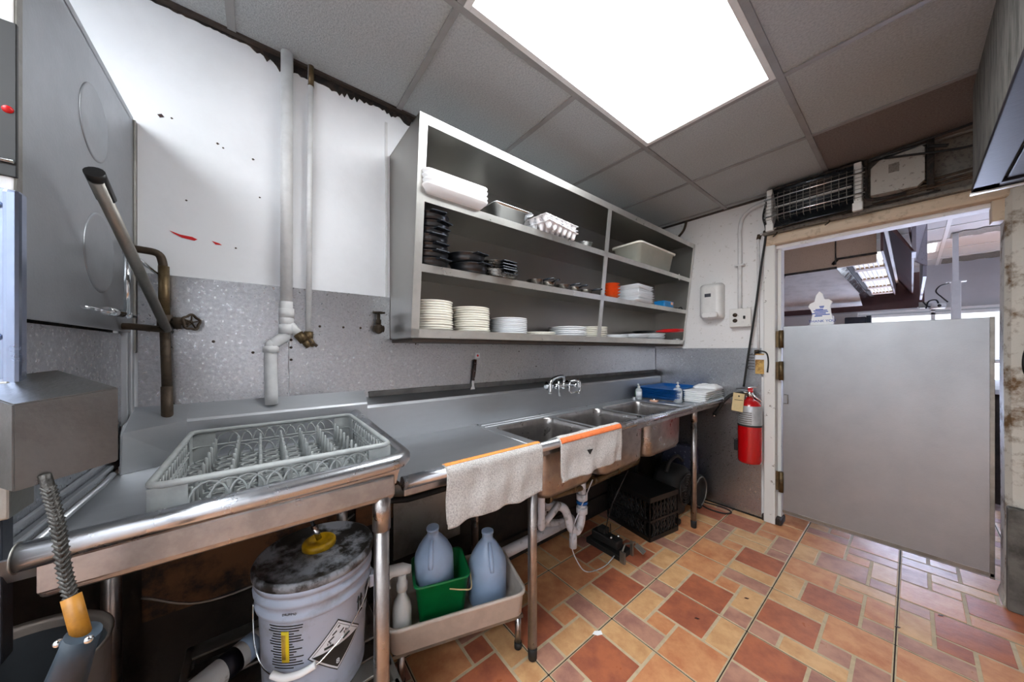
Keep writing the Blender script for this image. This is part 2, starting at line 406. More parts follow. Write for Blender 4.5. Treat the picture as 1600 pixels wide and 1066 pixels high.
# smoked wall box above the header
struct(MB().box(-.655, .60, YB-.06, YB+.0, 2.19, HC).build('trim_16', 'dark_box'))
struct(MB().box(-.70, .60, YB-.075, YB-.0, 2.172, 2.195, .004).build('trim_17', 'dark_box'))
# other walls, out of frame but closing the room
struct(MB().box(1.2, 1.3, -2.25, YB+.1, 0, 2.62).build('wall_right', 'white_wall'))
struct(MB().box(XM-.08, 1.3, -2.35, -2.25, 0, 2.62).build('wall_front', 'white_wall'))

# ---- ceiling
GX = [-2.18, -1.57, -.9604, -.350, .260, .870, 1.48]; GY = [-1.90, -1.29, -.68, -.08, .53, 1.14, 1.75, 2.36, 2.97]
cb = MB()
cb.box(XM-.08, 1.3, -2.35, YB+.1, HC+.10, HC+.14)
def tilebox(x0, x1, y0, y1, mi): cb.mat(mi).box(x0+.006, x1-.006, y0+.006, y1-.006, HC+.004, HC+.02)
ys = [-2.35]+GY+[YB+.1]
for i in range(len(GX)-1):
    x0, x1 = max(GX[i], XM-.02), min(GX[i+1], 1.3)
    if x1-x0 < .05: continue
    for j in range(len(ys)-1):
        a, b = ys[j], ys[j+1]
        if abs(GX[i]+.9604) < .01 and (a in (.53, 1.14) or a in (-1.29, -1.90)): continue
        if abs(GX[i]-.26) < .01 and a in (-1.29, -1.90): continue
        tilebox(x0, x1, a, b, 1 if (a >= 2.3 and GX[i] > -.4) else 0)  # darker tiles in the back right bays
struct(cb.build('ceiling', ['ceil', 'ceil_in']))
tb = MB()
def teeX(x, y0, y1): tb.box(x-.0125, x+.0125, y0, y1, HC-.003, HC+.006, .001)
def teeY(y, x0, x1): tb.box(x0, x1, y-.0125, y+.0125, HC-.002, HC+.006, .001)
for x in GX[2:6]: teeX(x, -2.35, YB)
for y in GY:
    for i in range(1, 6):
        x0, x1 = GX[i]+.012, min(GX[i+1]-.012, 1.3)
        if (i == 2 and y in (1.14, -1.29)) or (i == 4 and y == -1.29): continue
        teeY(y, x0, x1)
struct(tb.build('trim_18', 'tee'))
struct(MB().box(XM, XM+.022, -2.25, YB, HC-.006, HC+.004).box(XM, -.66, YB-.024, YB, HC-.006, HC+.004).build('trim_19', 'tee_dark'))

# ---- ceiling lamps
def troffer(y0, y1, m, label, xa=-.9604, xb=-.350):
    t = thing('ceiling_light', label, 'ceiling light', ((xa+xb)/2, (y0+y1)/2, HC))
    f = MB(); x0, x1 = xa+.0125, xb-.0125; y0 += .0125; y1 -= .0125; w = .022
    for a in ((x0, x1, y0, y0+w), (x0, x1, y1-w, y1), (x0, x0+w, y0+w, y1-w), (x1-w, x1, y0+w, y1-w)): f.box(*a, HC-.004, HC+.03, .001)
    f.build('frame', 'white_pl', t)
    MB().box(x0+w, x1-w, y0+w, y1-w, HC+.002, HC+.012).build('diffuser', m, t)
    return t
troffer(.53, 1.75, 'lamp', 'large white troffer lamp in the ceiling above the sinks')
troffer(-1.90, -.68, 'lamp2', 'white troffer lamp in the ceiling behind the dish table')
troffer(-1.90, -.68, 'lamp2', 'white troffer lamp in the ceiling behind the overhead hood', .260, .870)  # unseen troffer added to brighten the things under the tables

# ---- the kitchen and dining side beyond the doorway
struct(MB().box(-3.2, 2.8, YB+.15, 12.2, 2.60, 2.66).build('ceiling.001', 'white_ceil'))
kt = MB()
for x in (-.98, .236, 1.456): kt.box(x-.014, x+.014, YB+.2, 12, 2.592, 2.602)
for y in (3.8, 4.41, 5.02, 5.63, 6.24, 6.85, 7.46, 8.07, 8.68, 9.3, 9.9): kt.box(-3, 2.7, y-.012, y+.012, 2.594, 2.602)
struct(kt.build('trim_20', 'white_pl'))
st = MB()
for (x0, x1, y0, y1) in ((.27, .80, 5.95, 6.22), (.27, .95, 7.55, 7.95)):
    n = 14; q = []
    for k in range(n): q.append((x0+(x1-x0)*(k/(n-1)), y0+.03*math.sin(k*2.1), 2.593))
    for k in range(n-1, -1, -1): q.append((x0+(x1-x0)*(k/(n-1)), y1+.04*math.sin(k*1.7), 2.593))
    st.prism(q, (0, 0, -.002))
st.build('soot_stain', 'dark_box', bpy.data.objects['ceiling.001'])
struct(MB().box(-3.3, -3.2, YB+.15, 12.2, 0, 2.62).build('wall_left.002', 'far_wall'))
struct(MB().box(2.8, 2.9, YB+.15, 12.2, 0, 2.62).build('wall_right.002', 'far_wall'))
struct(MB().box(-3.2, 2.8, 12.1, 12.2, 0, 2.62).build('wall_far', 'far_wall'))
struct(MB().box(1.3, 2.85, YB+.05, YB+.15, 0, 2.62).box(-3.3, XM-.08, YB+.05, YB+.15, 0, 2.62).build('wall_front.001', 'white_wall'))
struct(MB().box(-3.3, -1.62, YB+.15, 8.2, -.06, 0).box(1.25, 2.9, YB+.15, 8.2, -.06, 0).box(-3.3, 2.9, 8.2, 12.2, -.06, 0).build('floor.001', T_[0]))
def klamp(x0, x1, y0, y1, lab):
    t = thing('ceiling_light', lab, 'ceiling light', ((x0+x1)/2, (y0+y1)/2, 2.59))
    MB().box(x0, x1, y0, y1, 2.580, 2.592, .003).build('frame', 'white_pl', t)
    MB().box(x0+.03, x1-.03, y0+.03, y1-.03, 2.574, 2.582).build('diffuser', 'lampk', t)
klamp(-.36, .215, 6.25, 6.84, 'square lamp in the dining side ceiling, nearest beyond the doorway')
klamp(-.36, .215, 8.69, 9.29, 'farther small lamp in the dining side ceiling beyond the doorway')
klamp(1.6, 2.2, 3.85, 5.0, 'lamp in the dining side ceiling just right of the doorway')
klamp(-2.3, -1.7, 3.85, 5.0, 'lamp in the kitchen ceiling left of the hood')
struct(MB().box(-.60, 2.3, 7.97, 7.99, .08, 1.13).build('window_2', 'daylight'))  # unseen glowing panel added for the pale glare under the door
struct(MB().box(-.62, 2.6, 7.35, 7.95, 1.14, 1.16).build('trim_22', 'far_wall'))  # unseen shelf added to keep the panel's glow off the ceiling
# window with muntins along the far pass
wn = struct(MB().box(-.62, 2.2, 8.0, 8.03, 1.20, 1.86).build('window_1', 'window'))
wf = MB()
for x in (-.64, .2, .95, 1.7): wf.box(x-.02, x+.02, 7.95, 8.0, 1.16, 1.92)
for z in (1.16, 1.86, 1.92): wf.box(-.66, 2.24, 7.95, 8.0, z-.018, z+.018)
wf.build('window_frame', 'white_pl', wn)
struct(MB().box(-.66, 2.8, 8.03, 8.13, 1.86, 2.60).box(-.66, 2.8, 8.03, 8.13, 0, 1.2).build('wall_far.001', 'far_wall'))
# ================================================================== DISH MACHINE (left)
dm = thing('dish_machine', 'tall stainless dish machine with lifted door panel at the left edge', 'dishwasher', (-1.2, -.62, 0))
MB().box(-1.50, -.92, -1.02, -.55, .10, .93, .006).box(-1.50, -.90, -1.02, -.335, .93, .955, .004).build('base_cabinet', 'steel_dull', dm)
for x in (-1.46, -.96):
    for y in (-.98, -.60): MB().cyl((x, y, 0), (x, y, .11), .018, .02).build('foot', 'steel_leg', dm)
MB().box(-1.54, -.91, -.352, -.335, .955, 1.36).build('inner_side', 'steel_wall', dm)
MB().box(-1.54, -.91, -.372, -.356, 1.30, 1.375).build('seal', 'grime', dm)  # black sheet put in for the shade in the gap below the door
MB().box(-1.555, -1.535, -.345, -.315, .93, 1.375, .003).box(-1.53, -1.52, -.34, -.322, .93, 1.375, .002).build('corner_rail', 'steel', dm)
# door (hood): side panel with two embossed rounds
d = MB()
d.box(-1.555, -.915, -.95, -.318, 2.035, 2.055).box(-1.555, -.915, -.326, -.318, 1.365, 2.04, .002).box(-1.555, -.915, -.95, -.942, 1.365, 2.04)
door = d.build('door', 'steel_door', dm)
MB().box(-1.575, -1.553, -.33, -.312, 1.30, 2.05, .003).build('edge_trim', 'steel_dull', door)
def disc(x, z, r):
    b = MB(); T = Matrix.Translation((x, -.318, z)) @ Matrix.Rotation(-PI/2, 4, 'X')
    b.lathe([(r, -.001), (r*.985, .0016), (r*.93, .0022), (r*.88, .0008), (.001, .0006)], n=40, T=T); return b.build('embossed_round', 'steel_door', door)
disc(-1.25, 1.865, .088); disc(-1.285, 1.555, .10)
MB().box(-.915, -.893, -.328, -.306, 1.36, 2.05, .003).build('door_channel', 'steel_dull', door)
cp = MB().box(-.910, -.8925, -.95, -.3075, 1.36, 2.06, .002).build('front_cover', 'white_spot', dm)
MB().box(-.894, -.888, -.60, -.3035, 1.585, 1.83, .001).build('display_panel', 'black', cp)
MB().sphere((-.889, -.3115, 1.69), .006, n=12).build('indicator_lamp', 'red_pl', cp)
MB().tube([(-.89, -.6, 1.605), (-.885, -.45, 1.607), (-.885, -.305, 1.608)], .003).build('door_wire', 'chrome', cp)
# bright channel post in front
po = MB().box(-.885, -.878, -.36, -.308, 1.26, 1.562, .002).box(-.885, -.862, -.3085, -.2915, 1.25, 1.558, .005).build('channel_post', 'chrome_blue', dm)
for z in (1.535, 1.33):
    MB().sphere((-.877, -.318, z), .006, n=12).build('bolt', 'chrome', po)
MB().box(-.93, -.86, -.40, -.30, 1.05, 1.262, .003).build('post_bracket', 'steel_dull', dm)
MB().box(-.918, -.885, -.37, -.316, .815, 1.06, .003).build('side_post', 'hood_in', dm)
# lift handle and linkage
lh = MB().tube([(-1.50, -.235, 1.375), (-1.04, -.262, 1.657)], .0115, 14).build('lift_handle', 'steel_dull', dm)
MB().tube([(-1.085, -.2595, 1.637), (-1.04, -.262, 1.665), (-1.03, -.2625, 1.671)], .0150, 14).build('handle_grip', 'black', lh)
ln = MB().tube([(-1.29, -.275, 1.565), (-1.295, -.275, 1.405)], .006, 8).tube([(-1.325, -.275, 1.572), (-1.25, -.262, 1.562), (-1.56, -.262, 1.558)], .0045, 8).sphere((-1.29, -.272, 1.567), .011).build('linkage', 'chrome', dm)
MB().tube([(-1.10, -.295, 1.402), (-1.22, -.285, 1.403)], .004, 8).tube([(-1.19, -.285, 1.403), (-1.27, -.28, 1.404)], .010, 12).tube([(-1.27, -.28, 1.404), (-1.36, -.275, 1.404)], .005, 8).sphere((-1.31, -.278, 1.404), .010).build('door_damper', 'chrome', dm)
MB().tube([(-1.50, -.235, 1.375), (-1.45, -.30, 1.38), (-1.45, -.34, 1.38)], .010, 8).build('handle_pivot', 'iron', dm)
# rails between machine and table
MB().box(-1.40, -.92, -.334, -.322, .975, .985, .002).box(-1.40, -.92, -.334, -.326, 1.0, 1.008, .002).build('rail', 'steel', dm)
MB().tube([(-1.30, -.300, .985), (-1.266, -.309, .97), (-.97, -.315, .965)], .006, 8).build('diagonal_bar', 'steel', dm)

# steel box hanging in front of the post
bxm = MB()
A, B, Cc, D = (-.775, -.268), (-.814, -.182), (-.912, -.271), (-.873, -.357)
zt = (1.234, 1.248, 1.276, 1.262); zb = (1.112, 1.127, 1.145, 1.130)
lo = [Vector((*p, z)) for p, z in zip((A, B, Cc, D), zb)]; hi = [Vector((*p, z)) for p, z in zip((A, B, Cc, D), zt)]
bxm.loft([lo, hi], True, True, True, False)
bmesh.ops.bevel(bxm.b, geom=list(bxm.b.edges), offset=.0016, segments=2, affect='EDGES')
bb = tag(bxm.build('steel_box', 'steel_box', None, smooth=False), 'brushed steel box jutting out at left below the bright channel post', 'metal box')
# pre-rinse hose
hs = thing('spray_hose', 'braided spray hose with amber grip hanging from the steel box', 'hose', (-.79, -.25, .80))
hp = smoothpath([(-.785, -.245, 1.128), (-.772, -.234, 1.09), (-.757, -.224, 1.05), (-.745, -.216, 1.00), (-.732, -.206, .960)], 7)
MB().tube(hp, .0062, 10).build('hose', 'hose', hs)
r = MB(); 
for k in range(3, len(hp)-1):
    p, q = hp[k], hp[k+1]
    for s in (-1, 1):
        tv, nv = Vector((-.27, .96, 0)), Vector((.96, .27, 0))
        r.tube([p+tv*.0065*s+nv*.002, (p+q)/2+nv*.0075-Vector((0, 0, .004)), p-tv*.0005*s+nv*.0078-Vector((0, 0, .010))], .0019, 6)
r.build('braid', 'hose', hs)
MB().tube([(-.733, -.207, .964), (-.723, -.199, .935), (-.716, -.193, .912)], .0095, 14).build('grip', 'grip', hs)
nz = MB().tube([(-.714, -.191, .918), (-.722, -.200, .888), (-.742, -.222, .81)], .019, 16, True, [.017, .018, .023]).build('nozzle', 'nozzle', hs)
MB().sphere((-.720, -.214, .912), .005, n=10).build('screw', 'chrome', hs); MB().sphere((-.700, -.183, .914), .005, n=10).build('screw', 'chrome', hs)
# tall waste bin
wb = thing('waste_bin', 'tall round steel waste bin under the dish table at lower left', 'bin', (-.90, -.34, 0))
MB().lathe([(.118, 0), (.120, .01), (.128, .792), (.131, .80), (.128, .802), (.123, .792), (.115, .02), (.01, .015)], (-.90, -.34, 0), 48).build('body', 'bin_out', wb)
MB().lathe([(.1225, .78), (.114, .03), (.02, .028)], (-.90, -.34, 0), 40, cap0=False).build('liner', 'bin_in', wb)

# ================================================================== DISH TABLE
dt = thing('dish_table', 'stainless dish landing table with rolled rim holding the grey glass rack', 'work table', (-1.2, .02, 0))
FXd = -.86
def zr(y): return .988+.022*(y+.31)/.64
# rolled rim, front then round the corner to the wall
path = [(FXd, -.293, zr(-.3)), (FXd, 0, zr(0)), (FXd, .262, zr(.27))]
path += [(FXd-.055+.055*math.cos(a), .265+.055*math.sin(a), zr(.30)) for a in [k*PI/12 for k in range(1, 7)]]
path += [(-1.2, .32, 1.018), (-1.50, .325, 1.030)]
MB().tube(path, .0215, 18).build('rim', 'steel_rim', dt)
MB().tube([(FXd, -.2925, .988), (FXd, -.2945, .988)], .0235, 18).build('rim_cap', 'steel_dull', dt)
pan = MB()
pan.box(-1.52, -.90, -.325, .30, .938, .945)
pan.loft([[( -.905, -.325, .942), (-.872, -.325, .985), (-.865, -.325, .985), (-.90, -.325, .936)], [(-.905, .30, .942), (-.872, .30, 1.0), (-.865, .30, 1.0), (-.90, .30, .936)]], True, True, True, False)
pan.loft([[( -.90, .285, .942), (-.90, .318, 1.0), (-.90, .324, 1.0), (-.90, .292, .936)], [(-1.52, .285, .942), (-1.52, .318, 1.02), (-1.52, .324, 1.02), (-1.52, .292, .936)]], True, True, True, False)
pan.build('pan', 'steel', dt)
MB().box(-1.50, -.885, -.285, .292, .900, .936, .010, seg=3).box(-.892, -.877, -.283, .290, .912, .968, .005, seg=2).build('apron', 'steel_leg', dt)
sp = MB()
sp.prism([(-1.505, -.20, .945), (-1.515, -.20, .945), (-1.515, -.20, 1.07), (-1.568, -.20, 1.118), (-1.566, -.20, 1.124), (-1.510, -.20, 1.078), (-1.505, -.20, 1.070)], (0, .575, 0))
sp.prism([(-1.515, .375, .93), (-1.569, .375, .93), (-1.569, .375, 1.115), (-1.515, .375, 1.07)], (0, -.003, 0))
sp.build('backsplash', 'steel', dt)
cb_ = MB()
cb_.prism([(-1.43, -.318, .945), (-1.568, -.318, .945), (-1.568, -.318, 1.10), (-1.46, -.318, 1.085), (-1.435, -.318, 1.06)], (0, .003, 0))
cb_.loft([[(-1.43, -.318, .946), (-1.568, -.318, .946), (-1.568, -.318, 1.125), (-1.44, -.318, 1.065)], [(-1.50, -.19, .946), (-1.568, -.19, .946), (-1.568, -.19, 1.125), (-1.502, -.19, 1.075)]], True, True, True, False)
cb_.build('corner_block', 'steel', dt)
def leg(x, y, z, p, m='steel_leg', r=.0205, sock=.04):
    o = MB().cyl((x, y, .03), (x, y, z), r, n=18).build('leg', m, p)
    MB().cyl((x, y, z-.10), (x, y, z), r+.0035, r+.0035, n=18).build('leg_socket', m, o)
    MB().lathe([(r*.75, 0), (r*.95, .004), (r*1.02, .03), (r*1.05, .055)], (x, y, 0), 16).build('foot', 'rubber', o)
    return o
leg(-.905, .262, .92, dt); leg(-1.44, .262, .92, dt); leg(-1.48, -.345, .92, dt)

# ---- glass rack with pegs on the dish table
rk = thing('glass_rack', 'grey plastic peg rack with scalloped walls on the dish table', 'dish rack', (-1.155, .06, .9465))
rx0, rx1, ry0, ry1, rz0, rz1 = -1.42, -.908, -.168, .285, .9465, 1.047
w = MB()
# rims
for z, t in ((rz1, .007), (rz0+.052, .003), (rz0+.004, .005)):
    P = rrect(rx0, rx1, ry0, ry1, .022, z, 5); P = P+[P[0], P[1]]
    w.tube(P, t, 8, False)
P0 = rrect(rx0, rx1, ry0, ry1, .022, rz0+.052, 5)
# flat corner plates
for cx, cy in ((rx1, ry1), (rx0, ry1), (rx0, ry0), (rx1, ry0)):
    sx = -1 if cx == rx1 else 1; sy = -1 if cy == ry1 else 1; t = .002
    w.box(min(cx, cx+sx*.055), max(cx, cx+sx*.055), cy-t, cy+t, rz0, rz1-.004)
    w.box(cx-t, cx+t, min(cy, cy+sy*.055), max(cy, cy+sy*.055), rz0, rz1-.004)
def scallop(a, b):
    a = Vector(a); b = Vector(b); L = (b-a).length; u = (b-a)/L; n = int(round(L/.031)); st = L/n
    for z0, h in ((rz0+.004, .040), (rz0+.050, .042)):
        for k in range(n-1):
            c = a+u*(st*(k+1)); c.z = z0
            w.tube([c+u*(st*math.cos(t))+Vector((0, 0, h*math.sin(t))) for t in [PI*i/8 for i in range(9)]], .0026, 5, False)
for a, b in (((rx1, ry0+.055, 0), (rx1, ry1-.055, 0)), ((rx0, ry0+.055, 0), (rx0, ry1-.055, 0)), ((rx0+.055, ry0, 0), (rx1-.055, ry0, 0)), ((rx0+.055, ry1, 0), (rx1-.055, ry1, 0))): scallop(a, b)
w.build('wall_frame', 'rack', rk)
f = MB()
nx, ny = 9, 8
for i in range(nx+1):
    x = rx0+(rx1-rx0)*i/nx; f.box(x-.003, x+.003, ry0, ry1, rz0+.001, rz0+.012)
for j in range(ny+1):
    y = ry0+(ry1-ry0)*j/ny; f.box(rx0, rx1, y-.003, y+.003, rz0+.001, rz0+.012)
for i in range(nx):
    for j in range(ny):
        cx = rx0+(rx1-rx0)*(i+.5)/nx; cy = ry0+(ry1-ry0)*(j+.5)/ny
        Q = [(cx+.018*math.cos(t), cy+.018*math.sin(t), rz0+.010) for t in [2*PI*k/8 for k in range(9)]]
        f.tube(Q, .0034, 5, False)
f.build('floor_lattice', 'rack', rk)
for j in range(1, ny):
    pm = MB(); y = ry0+(ry1-ry0)*j/ny
    for i in range(nx):
        x = rx0+(rx1-rx0)*(i+.5)/nx
        pm.tube([(x, y, rz0+.006), (x, y, rz0+.074), (x, y, rz0+.078)], .0034, 6, True, [.0055, .0042, .0022])
        if i < nx-1 : pm.tube([(x, y, rz0+.012), (x+.028, y, rz0+.02), (x+(rx1-rx0)/nx, y, rz0+.012)], .0022, 5, False)
    pm.build('peg_row', 'rack', rk)

# ================================================================== SINK
sk = thing('sink_unit', 'long three compartment stainless sink with two drainboards along the left wall', 'sink', (-1.24, 1.68, 0))
SY0, SY1, ZD = .345, 3.035, .893
bas = [(.985, 1.405), (1.435, 1.885), (1.915, 2.40)]; bx0, bx1 = -1.405, -1.025
dk = MB()
def cell(x0, x1, y0, y1, hx0, hx1, hy0, hy1):
    k = 5; h = rrect(hx0, hx1, hy0, hy1, .055, ZD, k); n = len(h); o = []
    for i, p in enumerate(h):
        c = i//(k+1); t = (i % (k+1))/k
        X_, Y_ = ((x1, y1), (x0, y1), (x0, y0), (x1, y0))[c]
        mids = [(x1, h[0].y), (h[k].x, y1), (h[k+1].x, y1), (x0, h[2*k+1].y), (x0, h[2*k+2].y), (h[3*k+2].x, y0), (h[3*k+3].x, y0), (x1, h[-1].y)]
        a, b = Vector((*mids[2*c], ZD)), Vector((*mids[2*c+1], ZD)); cc = Vector((X_, Y_, ZD))
        o.append(a.lerp(cc, t*2) if t <= .5 else cc.lerp(b, t*2-1))
    dk.loft([o, h], True, False, False, False)
cx0, cx1 = -1.52, -.955
edges = [SY0+.60, 1.42, 1.90, 2.43]
cell(cx0, cx1, .945, 1.42, bx0, bx1, *bas[0]); cell(cx0, cx1, 1.42, 1.90, bx0, bx1, *bas[1]); cell(cx0, cx1, 1.90, 2.43, bx0, bx1, *bas[2])
dk.poly([(cx0, SY0, ZD), (cx1, SY0, ZD), (cx1, .945, ZD), (cx0, .945, ZD)]); dk.poly([(cx0, 2.43, ZD), (cx1, 2.43, ZD), (cx1, SY1, ZD), (cx0, SY1, ZD)])
dk.build('deck', 'steel', sk, fix=False)
u = MB().box(cx0, cx1-.01, SY0, .93, ZD-.012, ZD-.004).box(cx0, cx1-.01, 2.45, SY1, ZD-.012, ZD-.004)
u.build('drainboard_underside', 'steel_dull', sk)
rg = MB()
for x0 in (-1.49, -1.45): rg.tube([(x0+.02, .95, ZD), (x0+.02, 2.45, ZD)], .003, 6)
rg.tube([(-1.49, .93, ZD), (-1.05, .93, ZD)], .0025, 6); rg.tube([(-1.49, 2.45, ZD), (-1.02, 2.45, ZD)], .004, 6)
rg.build('raised_bead', 'steel', sk)
for (y0, y1) in bas:
    R = []
    for dz, ins, rr in ((0, 0, .055), (-.008, .006, .052), (-.03, .009, .05), (-.16, .011, .05), (-.245, .014, .052), (-.275, .028, .06), (-.29, .055, .07), (-.292, .10, .06)):
        R.append(rrect(bx0+ins, bx1-ins, y0+ins, y1-ins, rr, ZD+dz, 6))
    b = MB().loft(R, True, False, True); bo = b.build('basin', 'steel_leg', sk, fix=False)
    MB().lathe([(.045, .603), (.04, .606), (.0, .604)], ((bx0+bx1)/2, (y0+y1)/2, 0), 20).build('drain', 'chrome', bo)
bp_ = MB()
bp_.prism([(-1.52, SY0, ZD-.004), (-1.52, SY0, 1.055), (-1.565, SY0, 1.085), (-1.566, SY0, 1.092), (-1.515, SY0, 1.062), (-1.508, SY0, 1.05), (-1.512, SY0, ZD)], (0, SY1-SY0, 0))
bp_.build('backsplash', 'steel', sk)
MB().tube([(-.95, SY0-.01, .909), (-.95, 3.03, .909)], .0205, 18).build('front_rim', 'steel_rim', sk)
MB().box(-.972, -.962, SY0, 3.03, .862, .905, .003).build('rim_flange', 'steel_leg', sk)
for x, y in ((-1.0, .905), (-1.0, 2.505), (-1.46, .905), (-1.46, 2.505)): leg(x, y, .88, sk, r=.0195)
# waste piping under the basins
wp = thing('drain_pipe', 'white plastic drain trap and pipe under the middle sink basin', 'pipe', (-1.3, 1.6, .1))
yb = 1.66
P = smoothpath([(-1.22, 1.50, .54), (-1.22, 1.50, .40), (-1.22, 1.49, .29), (-1.225, 1.455, .245), (-1.235, 1.415, .28), (-1.24, 1.40, .34), (-1.25, 1.375, .395), (-1.28, 1.34, .41), (-1.33, 1.32, .40)], 5)
MB().tube(P, .024, 14).build('trap', 'pvc', wp)
cn = MB()
for z in (.44, .36): cn.cyl((-1.22, 1.50, z-.018), (-1.22, 1.50, z+.018), .033, n=18)
cn.cyl((-1.228, 1.43, .16), (-1.228, 1.43, .25), .022, n=18)
cn.build('slip_nut', 'pvc', wp)
MB().cyl((-1.22, 1.50, .398), (-1.22, 1.50, .415), .034, n=18).build('blue_ring', 'blue_tray', wp)
MB().tube([(-1.30, 1.335, .395), (-1.38, 1.335, .36), (-1.40, 1.36, .25), (-1.40, 1.50, .205), (-1.40, 1.58, .195)], .022, 12).tube([(-1.40, 1.62, .19), (-1.40, 1.10, .188), (-1.40, .95, .186)], .030, 16).build('run_pipe', 'pvc', wp)
br = thing('cross_drain', 'corroded brass waste pipe joining the sink basins underneath', 'pipe', (-1.22, 1.6, .5))
MB().tube([(-1.22, 1.195, .60), (-1.22, 1.195, .535), (-1.22, 1.26, .515), (-1.22, 1.50, .495), (-1.22, 2.10, .515), (-1.22, 2.15, .60)], .021, 12).build('pipe', 'brass', br)
for y in (1.22, 1.42, 1.60, 1.86): MB().tube([(-1.22, y-.012, .512), (-1.22, y+.012, .512)], .028, 14).build('coupling', 'brass', br)
tag(MB().tube(smoothpath([(-1.15, 1.10, .60), (-1.15, 1.10, .48), (-1.16, 1.11, .42), (-1.20, 1.16, .40), (-1.22, 1.25, .42), (-1.24, 1.32, .44)], 5), .019, 12).build('elbow_drain', 'pvc', None), 'short white drain elbow under the first basin beside the front leg', 'pipe')
tag(MB().tube(smoothpath([(-1.18, 1.55, .54), (-1.19, 1.49, .44), (-1.20, 1.42, .33), (-1.215, 1.40, .20), (-1.20, 1.44, .08), (-1.18, 1.50, .012), (-1.15, 1.62, .008), (-1.16, 1.75, .02)], 6), .003, 8).build('grey_cable', 'pvc', None), 'thin pale cable looping from basin underside to the pedal on the floor', 'cable')
tag(MB().tube(smoothpath([(-1.10, 1.80, .56), (-1.16, 1.72, .35), (-1.22, 1.74, .16), (-1.28, 1.86, .06), (-1.33, 1.95, .02), (-1.40, 2.05, .012)], 6), .003, 8).build('thin_wire', 'rubber', None), 'thin dark wire dropping behind the drain trap', 'cable')
# faucet
fc = thing('wall_faucet', 'chrome wall-mounted double-handle faucet over the middle of the sink', 'faucet', (-1.50, 1.66, 1.05))
b = MB(); 
for y in (1.50, 1.70): b.lathe([(.03, 0), (.03, .006), (.018, .014), (.016, .05)], T=Matrix.Translation((-1.515, y, 1.07)) @ Matrix.Rotation(PI/2, 4, 'Y'), n=18)
b.tube([(-1.46, 1.48, 1.075), (-1.46, 1.72, 1.07)], .017, 14); b.sphere((-1.46, 1.60, 1.07), .026)
b.build('body', 'chrome', fc)
MB().tube(smoothpath([(-1.46, 1.60, 1.07), (-1.455, 1.60, 1.12), (-1.44, 1.56, 1.135), (-1.41, 1.46, 1.13), (-1.39, 1.41, 1.11), (-1.385, 1.40, 1.04)], 5), .012, 12).build('spout', 'chrome', fc)
for y in (1.50, 1.69):
    h = MB().cyl((-1.46, y, 1.07), (-1.415, y, 1.07), .015, .012).build('valve', 'chrome', fc)
    MB().tube([(-1.41, y, 1.115), (-1.405, y, 1.07), (-1.40, y, 1.015)], .007, 8).build('handle', 'chrome', h)
MB().tube([(-1.40, 1.60, 1.105), (-1.385, 1.66, 1.107), (-1.38, 1.675, 1.10), (-1.38, 1.68, 1.04), (-1.385, 1.66, 1.028), (-1.39, 1.60, 1.03), (-1.40, 1.59, 1.04), (-1.40, 1.60, 1.105)], .006, 8).build('loop_arm', 'chrome', fc)

# ================================================================== WALL CABINET
wc = thing('wall_shelf', 'open stainless wall shelf cabinet with three shelves full of dishes', 'shelf', (-1.40, 1.76, 1.36))
KY0, KY1, KZ0, KZ1 = .492, 3.035, 1.362, 2.247; XF0, XF1 = -1.295, -1.20
def fx(z): return XF0+(XF1-XF0)*(z-KZ0)/(KZ1-KZ0)
def sidep(y, t, nm):
    return MB().prism([(XM+.002, y, KZ0), (XF0, y, KZ0), (XF1, y, KZ1), (XM+.002, y, KZ1)], (0, t, 0)).build(nm, 'steel_cab', wc)
sidep(KY0, .004, 'side_panel'); sidep(KY1-.004, .004, 'side_panel')
MB().box(XM+.002, XM+.006, KY0, KY1, KZ0, KZ1).build('back_panel', 'steel_cab', wc)
MB().box(XM+.002, XF1, KY0, KY1, KZ1-.004, KZ1).build('top_panel', 'steel_cab', wc)
MB().prism([(fx(z), YBR, z) for z, YBR in ((KZ0+.034, 1.748), (KZ0+.034, 1.782), (KZ1-.034, 1.782), (KZ1-.034, 1.748))], (-.006, 0, 0)).build('divider', 'steel_face', wc)
def band(z0, z1, y0=KY0, y1=KY1, t=.004, o=.0):
    return [(fx(z0)+o, y0, z0), (fx(z1)+o, y0, z1), (fx(z1)+o-t, y0, z1), (fx(z0)+o-t, y0, z0)]
fr = MB()
fr.prism(band(KZ1-.036, KZ1, o=.001), (0, KY1-KY0, 0)); fr.prism(band(KZ0, KZ1, KY0, o=.001), (0, .034, 0)); fr.prism(band(KZ0, KZ1, KY1-.03, o=.001), (0, .03, 0)); fr.prism(band(KZ0, KZ0+.036, o=.001), (0, KY1-KY0, 0))
fr.build('face_frame', 'steel_face', wc)
for z in (1.948, 1.668):
    s = MB().box(XM+.006, fx(z)-.004, KY0+.004, KY1-.004, z-.004, z)
    so = s.build('shelf', 'steel_cab', wc)
    MB().prism(band(z-.032, z, KY0+.03), (0, KY1-KY0-.06, 0)).build('shelf_lip', 'steel_face', so)
MB().box(XM+.006, fx(1.39)-.004, KY0+.004, KY1-.004, 1.386, 1.390).box(XM+.004, XF0-.004, KY0, KY1, KZ0-.002, KZ0+.002).build('shelf', 'steel_cab', wc)
struct(MB().box(XM, XF0-.01, KY0+.01, KY1, 1.343, 1.359, .002).build('trim_21', 'tee_dark'))
Z1, Z2, Z3 = 1.9485, 1.6685, 1.3905
